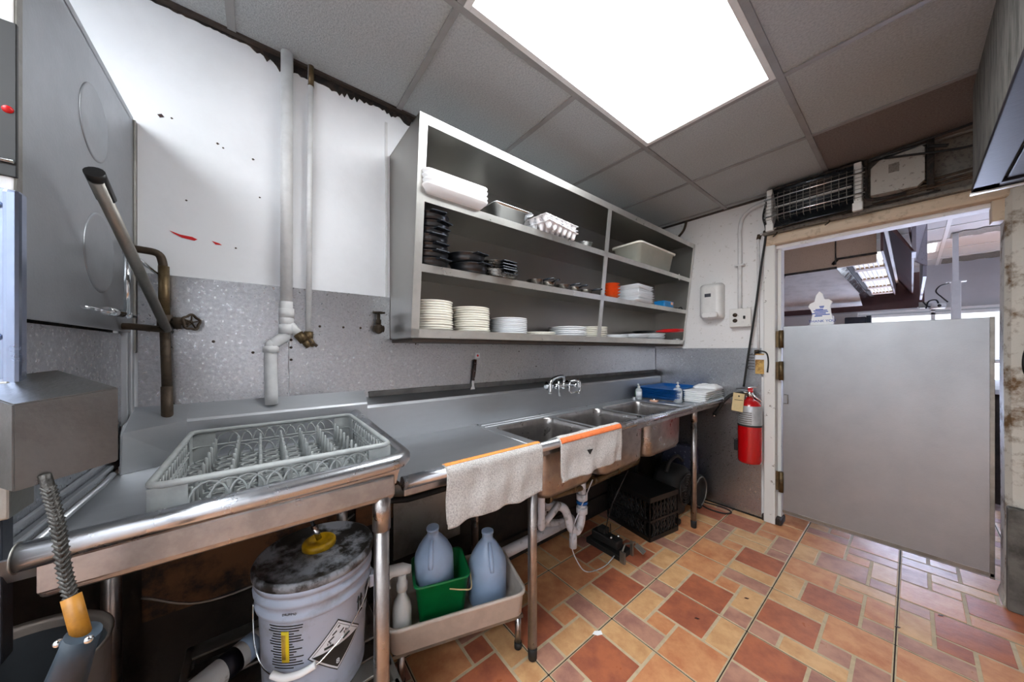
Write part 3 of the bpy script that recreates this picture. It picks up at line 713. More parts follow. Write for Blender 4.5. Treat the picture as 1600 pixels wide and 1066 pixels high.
# ================================================================== DISHES ON THE WALL SHELF
ORD = ['bottom', 'second from the bottom', 'third from the bottom', 'fourth from the bottom', 'fifth from the bottom', 'sixth from the bottom', 'seventh from the bottom',
       'eighth from the bottom', 'ninth from the bottom', 'tenth from the bottom', 'eleventh from the bottom', 'twelfth from the bottom']
def ordn(k, n): return 'top' if k == n-1 else ORD[k]
def stack(make, n, x, y, z, step, fmt, group, jit=.003, seed=1, rz=None, rj=.04):
    """copies of one thing piled up; make() builds it at the origin"""
    r = random.Random(seed); src = make(); out = [src]
    for k in range(n):
        o = src if k == 0 else dup(src)
        o.location = (x+r.uniform(-jit, jit), y+r.uniform(-jit, jit), z+step*k)
        o.rotation_euler = (0, 0, (r.uniform(0, 6) if rz is None else rz+r.uniform(-rj, rj)))
        tag(o, fmt % ordn(k, n), make.cat, group)
        if k: out.append(o)
    return out
def origin(o): o.location = (0, 0, 0); return o
def plate(R, h=.018, m='plate', name='dinner_plate'):
    def f():
        pr = [(R*.52, .0), (R*.56, .0), (R*.57, .003), (R*.70, .005), (R*.985, h-.004), (R, h-.001), (R*.985, h), (R*.70, .009), (R*.60, .0065), (0, .006)]
        return origin(MB().lathe(pr, n=40).build(name, m))
    f.cat = 'plate'; return f
G = 'plates stacked on the bottom shelf'
stack(plate(.094), 12, -1.39, .632, Z3, .0112, 'ivory plate, %s of the leftmost stack on the bottom shelf', G, seed=1)
stack(plate(.096), 11, -1.40, .845, Z3, .0112, 'ivory plate, %s of the second stack from left on the bottom shelf', G, seed=2)
stack(plate(.105, .016, 'plate_w'), 9, -1.42, 1.105, Z3, .0098, 'white plate, %s of the third stack from left on the bottom shelf', G, seed=3, jit=.0015)
stack(plate(.100, .014), 2, -1.40, 1.325, Z3, .010, 'ivory plate, %s of the low pair beside the third stack', G, seed=4)
stack(plate(.125, .018, 'plate_w'), 5, -1.42, 1.60, Z3, .0125, 'white plate, %s of the wide stack left of the shelf divider', G, seed=5)
stack(plate(.105, .016), 6, -1.41, 1.845, Z3, .0125, 'ivory plate, %s of the stack showing on both sides of the divider', G, seed=6)
def platter(L, Wd, name='serving_platter'):
    def f():
        pr = [(.62, 0), (.66, .003), (.98, .011), (1, .013), (.98, .0145), (.66, .007), (0, .005)]
        return origin(MB().lathe([(r_, z) for r_, z in pr], n=36, sx=Wd/2, sy=L/2).build(name, 'plate_w'))
    f.cat = 'platter'; return f
G2 = 'platters piled on the bottom shelf right bay'
stack(platter(.22, .18), 3, -1.40, 2.115, Z3, .009, 'white oval platter, %s of the low pile right of the divider', G2, seed=7, rz=.1)
stack(platter(.25, .19), 4, -1.40, 2.38, Z3, .0105, 'white oval platter, %s of the middle pile in the right bay', G2, seed=8, rz=-.15, jit=.01)
stack(platter(.27, .20), 5, -1.40, 2.66, Z3, .0105, 'white oval platter, %s of the pile under the red handle', G2, seed=9, rz=.2, jit=.014)
# skillet with red handle lying over the last pile
sk2 = thing('skillet', 'dark frying pan with red rubber handle lying on the right platter pile', 'pan', (-1.43, 2.66, Z3+.058))
T = Matrix.Translation((-1.46, 2.64, Z3+.060))
MB().lathe([(.075, 0), (.095, .022), (.098, .023), (.096, .020), (.074, .003), (0, .003)], T=T, n=32).build('pan', 'pan_black', sk2)
MB().tube([(-1.39, 2.70, Z3+.080), (-1.345, 2.76, Z3+.086), (-1.29, 2.86, Z3+.090), (-1.262, 2.93, Z3+.093)], .013, 12, True, [.006, .015, .017, .015]).build('handle', 'red_pl', sk2)
tag(MB().box(-1.36, -1.30, 2.80, 2.98, Z3, Z3+.006, .002).box(-1.345, -1.315, 2.93, 3.01, Z3+.006, Z3+.022, .004).build('steel_tray', 'steel'), 'small flat steel tray at the right end of the bottom shelf', 'tray')

# middle shelf: black cast pans with tab handles
def tabpan(R, h, ang=0, lip='pan_black', tab=True):
    def f():
        o = thing('serving_pan', '', 'pan')
        MB().lathe([(R*.78, 0), (R*.90, .004), (R*.97, h*.5), (R*.98, h-.002), (R*1.03, h), (R*1.03, h+.002), (R*.96, h), (R*.90, .008), (0, .007)], n=36).build('pan', 'pan_black', o)
        for s in (0, 1):
            t = MB(); T = Matrix.Rotation(ang+PI*s, 4, 'Z')
            t.box(R*.93, R*1.32, -R*.42, R*.42, h-.006, h+.0, .0025, T=T)
            t.build('handle', lip, o)
        return o
    f.cat = 'pan'; return f
G3 = 'black pans with tab handles on the middle shelf'
M['pan_edge'] = mat('worn_black_metal', '#2b3038', .22, .4, .2, 20)
s1 = stack(tabpan(.082, .030, 0, 'pan_edge'), 7, -1.335, .590, Z2, .0325, 'black tab-handled pan, %s of the tall stack at left', G3, jit=.008, seed=11, rz=.12, rj=.22)
s2 = stack(tabpan(.090, .040, 0, 'pan_edge'), 2, -1.33, .790, Z2+.001, .046, 'black round pan with tab handles, %s of the short stack of two', G3, jit=.012, seed=12, rz=.25)
def sizz():
    o = thing('sizzle_platter', '', 'platter')
    MB().lathe([(.66, 0), (.90, .004), (1, .017), (1.02, .018), (.98, .019), (.86, .008), (0, .006)], n=36, sx=.07, sy=.105).build('dish', 'chrome_dull', o)
    MB().box(.055, .088, -.045, .045, .012, .018, .003).box(-.088, -.055, -.045, .045, .012, .018, .003).build('handle', 'pan_edge', o)
    return o
sizz.cat = 'platter'
M['chrome_dull'] = mat('dark_worn_metal', '#8d8a86', .25, 1, .3, 14)
stack(sizz, 5, -1.30, .955, Z2, .0145, 'oval dark metal platter, %s of the middle shelf pile', 'sizzle platters on the middle shelf', jit=.008, seed=13, rz=.05)
rm = lambda: None
def smallpan():
    o = thing('small_skillet', '', 'pan')
    MB().lathe([(.8, 0), (1, .55), (1.03, .58), (.97, .55), (.78, .12), (0, .10)], n=24, sx=.05, sy=.05, T=Matrix.Scale(1, 4) @ Matrix.Diagonal((1, 1, .045, 1))).build('pan', 'chrome_dull', o)
    MB().tube([(.045, 0, .022), (.075, .004, .027), (.112, .006, .026)], .006, 8, True, [.004, .006, .005]).build('handle', 'pan_edge', o)
    return o
a = None
for k, (y, x, rz) in enumerate(((1.20, -1.30, .3), (1.30, -1.31, -.2), (1.42, -1.30, .35), (1.53, -1.31, -.1), (1.65, -1.32, .4))):
    if a is None: a = smallpan(); o = a
    else: o = dup(a)
    o.location = (x, y, Z2); o.rotation_euler = (0, 0, rz)
    tag(o, 'small metal skillet on the middle shelf, %s' % ('nearest the sizzle platter pile', 'second right of the platter pile', 'middle of the row of five', 'second left of the divider', 'nearest the divider')[k], 'pan', 'small skillets on the middle shelf')
# right bay of the middle shelf
def obowl():
    return origin(MB().lathe([(.030, 0), (.034, .002), (.046, .014), (.056, .0195), (.058, .0205), (.052, .0205), (.03, .006), (0, .005)], n=28).build('orange_bowl', 'orange_ch'))
obowl.cat = 'bowl'
stack(obowl, 5, -1.32, 1.95, Z2, .0215, 'small orange bowl, %s of the orange stack right of the divider', 'orange bowls on the middle shelf', jit=.003, seed=14)
def sq():
    b = MB(); R = [rrect(-.085, .085, -.105, .105, .012, 0, 3), rrect(-.10, .10, -.125, .125, .010, .012, 3), rrect(-.102, .102, -.127, .127, .010, .0135, 3), rrect(-.098, .098, -.123, .123, .010, .0135, 3), rrect(-.075, .075, -.095, .095, .012, .004, 3)]
    return origin(b.loft(R, True, True, True).build('rectangular_plate', 'plate_w'))
sq.cat = 'plate'
stack(sq, 8, -1.35, 2.29, Z2, .0165, 'white rectangular plate, %s of the stack beside the orange bowls', 'rectangular plates on the middle shelf', jit=.012, seed=15, rz=.06)
bxx = thing('blue_case', 'light blue plastic case on the middle shelf, right of the rectangular plates', 'box', (-1.33, 2.72, Z2))
MB().box(-1.37, -1.28, 2.64, 2.80, Z2, Z2+.042, .006).build('body', 'blue_box', bxx)
MB().box(-1.372, -1.278, 2.638, 2.802, Z2+.040, Z2+.055, .005).build('lid', 'blue_box', bxx)
MB().box(-1.277, -1.272, 2.74, 2.775, Z2+.025, Z2+.048, .002).build('latch', 'peach', bxx)
tag(MB().tube(smoothpath([(-1.30, 2.82, Z2+.006), (-1.28, 2.86, Z2+.006), (-1.29, 2.90, Z2+.006), (-1.28, 2.94, Z2+.02), (-1.285, 2.98, Z2+.006)], 5), .005, 8).build('black_handle', 'rubber'), 'thin dark utensil lying at the right end of the middle shelf', 'utensil')
# top shelf
def foamslab():
    b = MB(); R = [rrect(-.09, .09, -.125, .125, .018, 0, 4), rrect(-.115, .115, -.15, .15, .026, .024, 4), rrect(-.118, .118, -.153, .153, .028, .031, 4), rrect(-.11, .11, -.145, .145, .026, .034, 4)]
    return origin(b.loft(R, True, True, True).build('foam_tray', 'foam'))
foamslab.cat = 'foam tray'
stack(foamslab, 4, -1.305, .665, Z1, .019, 'white foam tray, %s of the nested trays on the top shelf', 'foam trays on the top shelf', jit=.002, seed=16, rz=0)
sp_ = thing('steam_table_pan', 'half-size stainless steel food pan with wide rim on the top shelf', 'pan', (-1.38, 1.03, Z1))
R = [rrect(-1.435, -1.285, .925, 1.105, .03, Z1, 4), rrect(-1.455, -1.265, .905, 1.125, .035, Z1+.075, 4), rrect(-1.475, -1.245, .885, 1.145, .022, Z1+.077, 4), rrect(-1.477, -1.243, .883, 1.147, .022, Z1+.083, 4), rrect(-1.452, -1.268, .908, 1.122, .035, Z1+.08, 4), rrect(-1.432, -1.288, .928, 1.102, .03, Z1+.004, 4)]
MB().loft(R, True, True, True).build('pan', 'chrome', sp_)
def eggtray():
    def z(u, v):
        a = math.sin(u*6*PI)**2*math.sin(v*5*PI)**2
        e = min(u, v, 1-u, 1-v); 
        if e < .03: return .036
        return .036-.036*min(1, a*1.6)+ .012*(1-math.sin(u*6*PI)**2)*(1-math.sin(v*5*PI)**2)
    return origin(MB().grid(lambda u, v: ((v-.5)*.235, (u-.5)*.285, z(u, v)), 60, 50, .0016).build('egg_tray', 'pulp'))
eggtray.cat = 'egg tray'
stack(eggtray, 3, -1.30, 1.29, Z1, .016, 'white moulded pulp egg tray, %s of the three on the top shelf', 'egg trays on the top shelf', jit=.006, seed=17, rz=.12)
tag(MB().lathe([(.028, 0), (.04, .004), (.052, .040), (.057, .042), (.051, .040), (.038, .006), (0, .004)], (-1.31, 1.63, Z1), 28).build('steel_bowl', 'chrome'), 'small steel bowl on the top shelf just left of the divider', 'bowl')
tb_ = thing('storage_tub', 'clear plastic food storage tub with pale lid on the top shelf right bay', 'container', (-1.36, 2.45, Z1))
tx0, tx1, ty0, ty1 = -1.49, -1.245, 2.20, 2.76
def TR(i, z, r=.03): return rrect(tx0+i, tx1-i, ty0+i, ty1-i, r, z, 5)
b = MB().loft([TR(.035, Z1+.002), TR(.028, Z1+.01), TR(.008, Z1+.150), TR(.0, Z1+.152), TR(.0, Z1+.158)], True, True, False); b.build('body', 'clear', tb_)
MB().loft([TR(-.006, Z1+.158, .034), TR(-.008, Z1+.170, .034), TR(.0, Z1+.175, .03), TR(.02, Z1+.175, .03)], True, True, True).build('lid', 'plate', tb_)
tag(MB().box(fx(1.93)+.002, fx(1.93)+.006, 2.785, 2.80, 1.905, 1.955, .001).build('shelf_clip', 'white_pl'), 'tiny white clip on the top shelf edge below the tub', 'clip')

# ================================================================== ON THE SINK
def towel(name, y0, y1, zl, zr, hem, label, seed, back=.055, hemx=0.0, m2='towel_or'):
    r = random.Random(seed); ph = [r.uniform(0, 6) for _ in range(4)]; XR, ZR, RR = -.95, .909, .0225
    t = thing(name, label, 'towel', (XR, (y0+y1)/2, .9), 0, 'terry towels over the sink rim')
    def pos(u, s, off=0):
        """u along the rim, s metres from the crown: negative behind, positive down the front"""
        y = y0+(y1-y0)*u
        if s < 0:
            a = min(-s/RR, PI*.5); rest = -s-a*RR
            x, z = XR-(RR+off)*math.sin(a), ZR+(RR+off)*math.cos(a)
            x -= .004*(rest > 0)
            if rest > 0: x, z = XR-RR-.0-rest*.9, ZD+.006+max(0, .012-rest*.5)
        else:
            a = min(s/RR, PI/2); rest = s-a*RR
            x, z = XR+(RR+off)*math.sin(a), ZR+(RR+off)*math.cos(a)-max(0, rest)
            k = min(1, max(0, rest)/.1)
            x += k*(.0045*math.sin(u*17+ph[0])+.003*math.sin(u*31+ph[1]+rest*12)+.003*math.sin(rest*34+ph[2]+u*5))+.002
        return (x, y+.004*math.sin(s*30+ph[3])*(u-.5), z)
    def L(u): return (zl+(zr-zl)*u)+.003*math.sin(u*7+ph[1])+.002*math.sin(u*19)
    MB().grid(lambda u, v: pos(u, -back+(L(u)+back)*v), 60, 44, .0035).build('cloth', 'towel', t, fix=True)
    MB().grid(lambda u, v: pos(u, hemx+(.022)*v, .0012), 60, 6, .0035).build('hem', m2, t)
    e = MB(); e.tube([Vector(pos(k/40, L(k/40)))+Vector((.0, 0, 0)) for k in range(41)], .003, 6)
    e.tube([Vector(pos(.0, s*.01)) for s in range(0, int(zl*100))], .0028, 6); e.tube([Vector(pos(1, s*.01)) for s in range(0, int(zr*100))], .0028, 6)
    e.build('stitched_edge', 'towel', t)
    return t
towel('terry_towel', .470, .893, .205, .205, 1, 'larger grey-white terry towel with orange hem, nearest over the sink rim', 3, back=.012, hemx=-.012)
towel('terry_towel', 1.000, 1.452, .195, .200, 1, 'smaller terry towel with orange-red hem and a dark snag, over the rim by the basins', 8, back=.03, hemx=.012, m2='towel_or2')
w2 = bpy.data.objects['terry_towel.001']
MB().prism([(-.918, 1.165, .855), (-.918, 1.205, .853), (-.918, 1.185, .832)], (.003, 0, 0)).build('snag', 'rubber', w2)
MB().grid(lambda u, v: (-.958-.045*v, 1.0+.452*u, .9335-.022*v+.002*math.sin(u*20)), 40, 4, .003).build('folded_back', 'towel', w2)

def bottle(loc, h, r, label, green=False):
    x, y, z = loc; t = thing('pump_bottle', label, 'bottle', loc)
    MB().lathe([(r*.9, 0), (r, .006), (r, h*.56), (r*.8, h*.66), (r*.35, h*.70), (r*.35, h*.74)], loc, 22, sy=1).build('body', 'clearb', t)
    MB().lathe([(r*.45, h*.73), (r*.45, h*.80), (r*.16, h*.82), (r*.16, h*.93)], loc, 16).tube([(x-.0, y, z+h*.93), (x+.0, y-.01, z+h*.95), (x+.01, y-.03, z+h*.94)], r*.2, 8).build('pump', 'white_pl', t)
    a0 = math.atan2(-y, -x)
    l = MB(); l.grid(lambda u, v: (x+(r+.001)*math.cos(a0-1.0+2.0*u), y+(r+.001)*math.sin(a0-1.0+2.0*u), z+h*(.14+.36*v)), 10, 2, .0006); l.build('label', 'label_w', t)
    if green: MB().grid(lambda u, v: (x+(r+.0012)*math.cos(a0-1.6+.6*u), y+(r+.0012)*math.sin(a0-1.6+.6*u), z+h*(.12+.38*v)), 5, 2, .0006).build('green_label', 'green', t)
    else:
        d_ = MB()
        for k in range(5): d_.grid(lambda u, v: (x+(r+.002)*math.cos(a0-.9+.7*u), y+(r+.002)*math.sin(a0-.9+.7*u), z+h*(.17+.07*k+.02*v)), 5, 1, .0004)
        d_.build('print', 'ink', t)
    return t
bottle((-1.43, 2.50, ZD+.001), .135, .027, 'small pump bottle with green and white label, beside the sink backsplash', True)
bottle((-1.155, 2.60, ZD+.001), .165, .033, 'clear pump bottle with black printed label in front of the blue trays')
def tray():
    R = [rrect(-.14, .14, -.22, .22, .02, 0, 4), rrect(-.165, .165, -.245, .245, .025, .024, 4), rrect(-.175, .175, -.255, .255, .025, .0255, 4), rrect(-.173, .173, -.253, .253, .025, .0275, 4), rrect(-.16, .16, -.24, .24, .02, .026, 4), rrect(-.138, .138, -.218, .218, .02, .004, 4)]
    return origin(MB().loft(R, True, True, True).build('blue_tray', 'blue_tray'))
tray.cat = 'tray'
for k, o in enumerate(stack(tray, 6, -1.315, 2.79, ZD+.012, .0125, 'blue plastic tray, %s of the stack on the right drainboard', 'blue trays on the drainboard', jit=.003, seed=21, rz=.05)): pass
tag(MB().box(-1.44, -1.17, 2.58, 3.0, ZD+.0005, ZD+.0115, .003).build('steel_sheet_pan', 'steel_dull'), 'flat dark sheet pan under the stack of blue trays', 'tray')
sc = thing('scrub_pad', 'small steel wool scrubber on a pinkish dish in front of the blue trays', 'scrubber', (-1.285, 2.475, ZD))
MB().lathe([(.026, 0), (.034, .008), (.03, .014), (0, .016)], (-1.285, 2.475, ZD+.0005), 20).build('dish', 'peach', sc)
MB().lathe([(.012, .014), (.016, .018), (.009, .024), (.003, .027), (.0, .045)], (-1.285, 2.475, ZD), 14).build('knob', 'chrome', sc)
tag(MB().lathe([(.018, 0), (.022, .01), (.016, .022), (.02, .026), (0, .026)], (-1.425, 2.425, ZD+.001), 18).build('drain_stopper', 'steel'), 'small steel stopper at the back corner of the right basin', 'stopper')
def clam():
    o = thing('foam_clamshell', '', 'takeout box')
    R = [rrect(-.075, .075, -.075, .075, .018, 0, 4), rrect(-.092, .092, -.092, .092, .02, .0135, 4), rrect(-.095, .095, -.095, .095, .02, .0155, 4), rrect(-.08, .08, -.08, .08, .02, .0165, 4)]
    MB().loft(R, True, True, True).build('tray', 'foam', o); return o
clam.cat = 'takeout box'
stack(clam, 6, -1.060, 2.745, ZD+.001, .0155, 'white foam takeout box, %s of the nearer stack on the drainboard', 'foam takeout boxes on the drainboard', jit=.002, seed=22, rz=0)
c2 = stack(clam, 6, -1.065, 2.945, ZD+.001, .0155, 'white foam takeout box, %s of the farther stack at the back wall', 'foam takeout boxes on the drainboard', jit=.002, seed=23, rz=0)
MB().loft([rrect(-.08, .08, -.08, .08, .02, .0165, 4), rrect(-.07, .07, -.07, .07, .02, .04, 4), rrect(-.05, .05, -.05, .05, .02, .046, 4)], True, True, True).build('domed_lid', 'foam', c2[-1]) if False else None
# lid on the farther stack: a domed box
dl = thing('foam_clamshell', 'domed white foam takeout box closed on top of the farther stack', 'takeout box', (-1.065, 2.945, ZD+.096), 0, 'foam takeout boxes on the drainboard')
b = MB().loft([rrect(-1.158, -.972, 2.852, 3.038, .02, ZD+.0965, 4), rrect(-1.15, -.98, 2.86, 3.03, .025, ZD+.112, 4), rrect(-1.13, -1.0, 2.88, 3.01, .03, ZD+.125, 4)], True, True, True); b.build('lid', 'foam', dl)
for (x, y) in ((-1.10, 2.91), (-1.03, 2.91), (-1.10, 2.98), (-1.03, 2.98)): MB().lathe([(.028, .122), (.024, .130), (0, .132)], (x, y, ZD), 16).build('raised_foot', 'foam', dl)
# ================================================================== PIPES AND FITTINGS ON THE LEFT WALL
def wheel(c, axis, r, parent, m='iron', n=5):
    c = Vector(c); T = Matrix.Translation(c) @ Vector((0, 0, 1)).rotation_difference(Vector(axis)).to_matrix().to_4x4()
    w = MB(); P = []
    for k in range(41):
        a = 2*PI*k/40; rr = r*(1+.10*math.cos(n*a)); P.append(T @ Vector((rr*math.cos(a), rr*math.sin(a), 0)))
    w.tube(P, r*.17, 8, False)
    for k in range(n):
        a = 2*PI*k/n; w.tube([T @ Vector((0, 0, 0)), T @ Vector((r*math.cos(a), r*math.sin(a), 0))], r*.10, 6)
    w.sphere(tuple(c), r*.25); return w.build('handwheel', m, parent)
pa = thing('wall_pipe', 'thick white pipe running down the wall from ceiling with a jog near the steel', 'pipe', (XM+.03, .083, 1.1))
px = XM+.034
MB().tube([(px, .085, 2.50), (px, .083, 1.50)], .0205, 16).build('pipe', 'white_pipe', pa)
MB().tube(smoothpath([(px, .083, 1.50), (px, .083, 1.395), (px, .075, 1.362), (px, .045, 1.335), (px, .033, 1.305), (px, .036, 1.10)], 5), .021, 14).build('offset_pipe', 'white_pipe', pa)
e = MB()
for z in (1.455, 1.392): e.tube([(px, .083, z-.018), (px, .083, z+.018)], .0255, 16)
e.sphere((px, .083, 1.425), .026); e.build('elbow', 'white_pipe', pa); MB().tube([(px, .034, 1.30), (px, .034, 1.325)], .0255, 16).build('coupling', 'white_pipe', pa)
bt = MB().tube([(px, .083, 1.425), (px+.01, .125, 1.368)], .0165, 14).build('branch_pipe', 'white_pipe', pa)
MB().tube([(px+.01, .120, 1.375), (px+.014, .142, 1.345)], .018, 14).tube([(px+.014, .14, 1.348), (px+.016, .158, 1.322)], .013, 12).build('union', 'brass', pa)
pb = thing('wall_pipe', 'thin white pipe beside the thick one, ending at a brass valve', 'pipe', (XM+.02, .155, 1.3))
MB().tube([(XM+.022, .166, 2.50), (XM+.022, .158, 1.37)], .0105, 14).build('pipe', 'white_pipe', pb)
MB().tube([(XM+.022, .167, 2.505), (XM+.022, .166, 2.40)], .0112, 14).build('bare_end', 'brass', pb)
vb = MB().tube([(XM+.022, .158, 1.385), (XM+.022, .158, 1.345)], .017, 12).tube([(XM+.022, .158, 1.36), (XM+.052, .170, 1.330)], .011, 12).build('valve', 'brass', pb)
MB().tube([(XM+.05, .155, 1.348), (XM+.055, .185, 1.325)], .006, 8).build('valve_lever', 'iron', pb)
pc = thing('wall_pipe', 'brown pipe at the wall behind the lift handle with a gate valve', 'pipe', (-1.54, -.25, 1.1))
MB().tube(smoothpath([(-1.53, -.345, 1.632), (-1.53, -.30, 1.630), (-1.53, -.262, 1.625), (-1.53, -.250, 1.60), (-1.53, -.247, 1.55)], 5), .011, 12).build('elbow_pipe', 'iron', pc)
MB().tube([(-1.53, -.247, 1.585), (-1.53, -.245, 1.39)], .0135, 16).build('riser', 'brass', pc)
MB().tube([(-1.53, -.245, 1.40), (-1.53, -.238, 1.12)], .0125, 16).tube([(-1.53, -.240, 1.19), (-1.53, -.238, 1.03)], .0145, 16).build('lower_pipe', 'iron', pc)
v = MB().tube([(-1.53, -.245, 1.425), (-1.53, -.245, 1.37)], .018, 8).tube([(-1.53, -.245, 1.40), (-1.512, -.182, 1.402)], .008, 10).tube([(-1.53, -.225, 1.40), (-1.53, -.205, 1.40)], .020, 8).build('gate_valve', 'iron', pc)
wheel((-1.51, -.180, 1.403), (.75, .65, .05), .024, pc)
pd = thing('stop_valve', 'small dark gate valve with handwheel on the steel near the shelf cabinet', 'valve', (-1.55, .431, 1.4))
MB().tube([(XM+.004, .431, 1.405), (XM+.04, .431, 1.405)], .010, 10).sphere((XM+.035, .431, 1.408), .021, sz=1.15).tube([(XM+.035, .408, 1.408), (XM+.035, .454, 1.408)], .015, 8).tube([(XM+.035, .431, 1.40), (XM+.035, .431, 1.478)], .008, 8).tube([(XM+.035, .431, 1.43), (XM+.035, .431, 1.45)], .013, 6).build('body', 'iron', pd)
wheel((XM+.035, .431, 1.482), (0, 0, 1), .023, pd, 'iron')
# spatula on a magnet hook with a sticker
sp3 = thing('spatula', 'wooden-handled kitchen spatula hanging on the steel above the backsplash', 'spatula', (-1.555, .95, 1.15))
h = MB().tube([(XM+.015, .968, 1.255), (XM+.015, .960, 1.19), (XM+.015, .952, 1.135)], .010, 10, True, [.008, .0105, .009]).build('handle', 'wood_dark', sp3)
for z in (1.235, 1.19, 1.15): MB().sphere((XM+.026, .955+.05*(z-1.15), z), .003, n=8).build('rivet', 'chrome', h)
MB().box(XM+.013, XM+.016, .944, .960, 1.10, 1.14, .001).prism([(XM+.014, .944, 1.105), (XM+.014, .960, 1.105), (XM+.014, .968, 1.075), (XM+.014, .925, 1.065)], (.0015, 0, 0)).build('blade', 'chrome', sp3)
sk3 = tag(MB().box(XM+.004, XM+.0048, .975, 1.005, 1.262, 1.292).build('sticker', 'label_w'), 'tiny white sticker with red diamond above the spatula', 'sticker')
MB().prism([(XM+.0048, .990, 1.285), (XM+.0048, .998, 1.277), (XM+.0048, .990, 1.269), (XM+.0048, .982, 1.277)], (.0004, 0, 0)).build('diamond_mark', 'red_pl', sk3)
for y, z in ((.62, 1.34), (1.3, 1.30), (1.9, 1.32), (1.45, 1.20)):
    MB().sphere((XM+.005, y, z), .004, n=8).build('rivet', 'iron', bpy.data.objects['trim_3'])
# ================================================================== BACK WALL FITTINGS
sd = thing('soap_dispenser', 'white wall soap dispenser with grey push bar on the back wall', 'soap dispenser', (-1.055, YB, 1.56))
R = []
for t, (dx, z0, z1, r_) in ((0, (.083, 1.575, 1.865, .02)), (.035, (.085, 1.57, 1.872, .025)), (.075, (.082, 1.578, 1.866, .03)), (.092, (.068, 1.592, 1.85, .035)), (.097, (.045, 1.61, 1.83, .03))):
    R.append([Vector((-1.055+p.x, YB-t, p.y)) for p in rrect(-dx, dx, z0, z1, r_, 0, 5)])
MB().loft(R, True, True, True).build('cover', 'white_pl', sd)
R = []
for t, s in ((.085, 1), (.108, .95), (.112, .8)): R.append([Vector((-1.055+p.x*s, YB-t, 1.607+(p.y)*s)) for p in rrect(-.062, .062, -.028, .020, .018, 0, 5)])
MB().loft(R, True, True, True).build('push_bar', 'white_spot', sd)
MB().box(-1.092, -1.045, YB-.100, YB-.096, 1.755, 1.783, .001).build('window', 'hood_in', sd)
sb = thing('outlet_box', 'dirty cream electrical box with switch and outlet on the back wall', 'electrical box', (-.852, YB, 1.49))
MB().box(-.915, -.79, YB-.045, YB, 1.50, 1.635, .006).build('box', 'jamb', sb)
MB().box(-.925, -.78, YB-.052, YB-.045, 1.495, 1.64, .004).build('cover_plate', 'jamb', sb)
MB().lathe([(.016, 0), (.016, .006), (0, .006)], T=Matrix.Translation((-.885, YB-.052, 1.545)) @ Matrix.Rotation(PI/2, 4, 'X'), n=16).lathe([(.016, 0), (.016, .006), (0, .006)], T=Matrix.Translation((-.885, YB-.052, 1.59)) @ Matrix.Rotation(PI/2, 4, 'X'), n=16).build('outlet', 'iron', sb)
MB().box(-.828, -.816, YB-.066, YB-.05, 1.555, 1.58, .002).build('switch', 'ink', sb)
co = thing('conduit', 'white conduit rising from the outlet box and bending to the heater', 'conduit', (-.86, YB, 1.64))
MB().tube(smoothpath([(-.862, YB-.02, 1.64), (-.862, YB-.02, 2.15), (-.862, YB-.02, 2.27), (-.845, YB-.02, 2.36), (-.79, YB-.02, 2.415), (-.72, YB-.02, 2.435), (-.65, YB-.02, 2.44)], 6), .014, 12).build('tube', 'white_pipe', co)
MB().box(-.895, -.83, YB-.038, YB, 1.985, 1.998, .002).build('strap', 'white_pipe', co)
co2 = thing('conduit', 'thin white conduit down the back wall beside the door casing', 'conduit', (-.74, YB, 1.3))
MB().tube(smoothpath([(-.742, YB-.012, 1.30), (-.742, YB-.012, 2.05), (-.742, YB-.012, 2.16), (-.73, YB-.015, 2.20), (-.68, YB-.04, 2.215)], 5), .0085, 10).build('tube', 'white_pipe', co2)
MB().tube([(-.742, YB-.012, 2.17), (-.735, YB-.012, 2.205)], .014, 10).tube([(-.70, YB-.03, 2.21), (-.665, YB-.05, 2.215)], .013, 10).build('coupling', 'iron', co2)
tag(MB().tube(smoothpath([(-1.53, 2.95, 2.262), (-1.46, 3.0, 2.29), (-1.38, YB-.02, 2.33), (-1.30, YB-.015, 2.40), (-1.27, YB-.015, 2.49)], 5), .010, 10).build('wall_cable', 'iron'), 'short dark cable climbing to the ceiling in the back corner', 'cable')
tag(MB().tube(smoothpath([(-.675, YB-.075, 2.42), (-.70, YB-.06, 2.32), (-.685, YB-.055, 2.20), (-.715, YB-.05, 1.95), (-.755, YB-.05, 1.60), (-.80, YB-.05, 1.25), (-.825, YB-.06, 1.02)], 6), .0075, 8).build('hanging_cord', 'rubber'), 'black cord hanging from the heater past the outlet box to the extinguisher', 'cord')
# tag and plug box by the jamb
tg = thing('inspection_tag', 'stained tan inspection tag hanging by the door casing', 'tag', (-.715, YB-.03, 1.12))
MB().box(-.757, -.685, YB-.034, YB-.031, 1.125, 1.28, .001).build('card', 'tag2', tg)
MB().box(-.757, -.685, YB-.0355, YB-.034, 1.235, 1.27).build('printed_band', 'label_w', tg)
MB().tube(smoothpath([(-.755, YB-.032, 1.285), (-.72, YB-.045, 1.30), (-.685, YB-.04, 1.285), (-.675, YB-.035, 1.22), (-.68, YB-.04, 1.14)], 5), .005, 8).build('cord', 'rubber', tg)
MB().box(-.765, -.735, YB-.03, YB-.006, 1.27, 1.31, .003).build('clip', 'iron', tg)
lp = MB()
for k in range(3): lp.tube(smoothpath([(-.765, YB-.02, 1.27-.045*k), (-.80, YB-.02, 1.272-.045*k), (-.805, YB-.02, 1.25-.045*k), (-.765, YB-.02, 1.248-.045*k)], 4), .0022, 6)
tag(lp.build('wire_hook', 'iron'), 'bent wire hook rack left of the stained tag', 'hook')
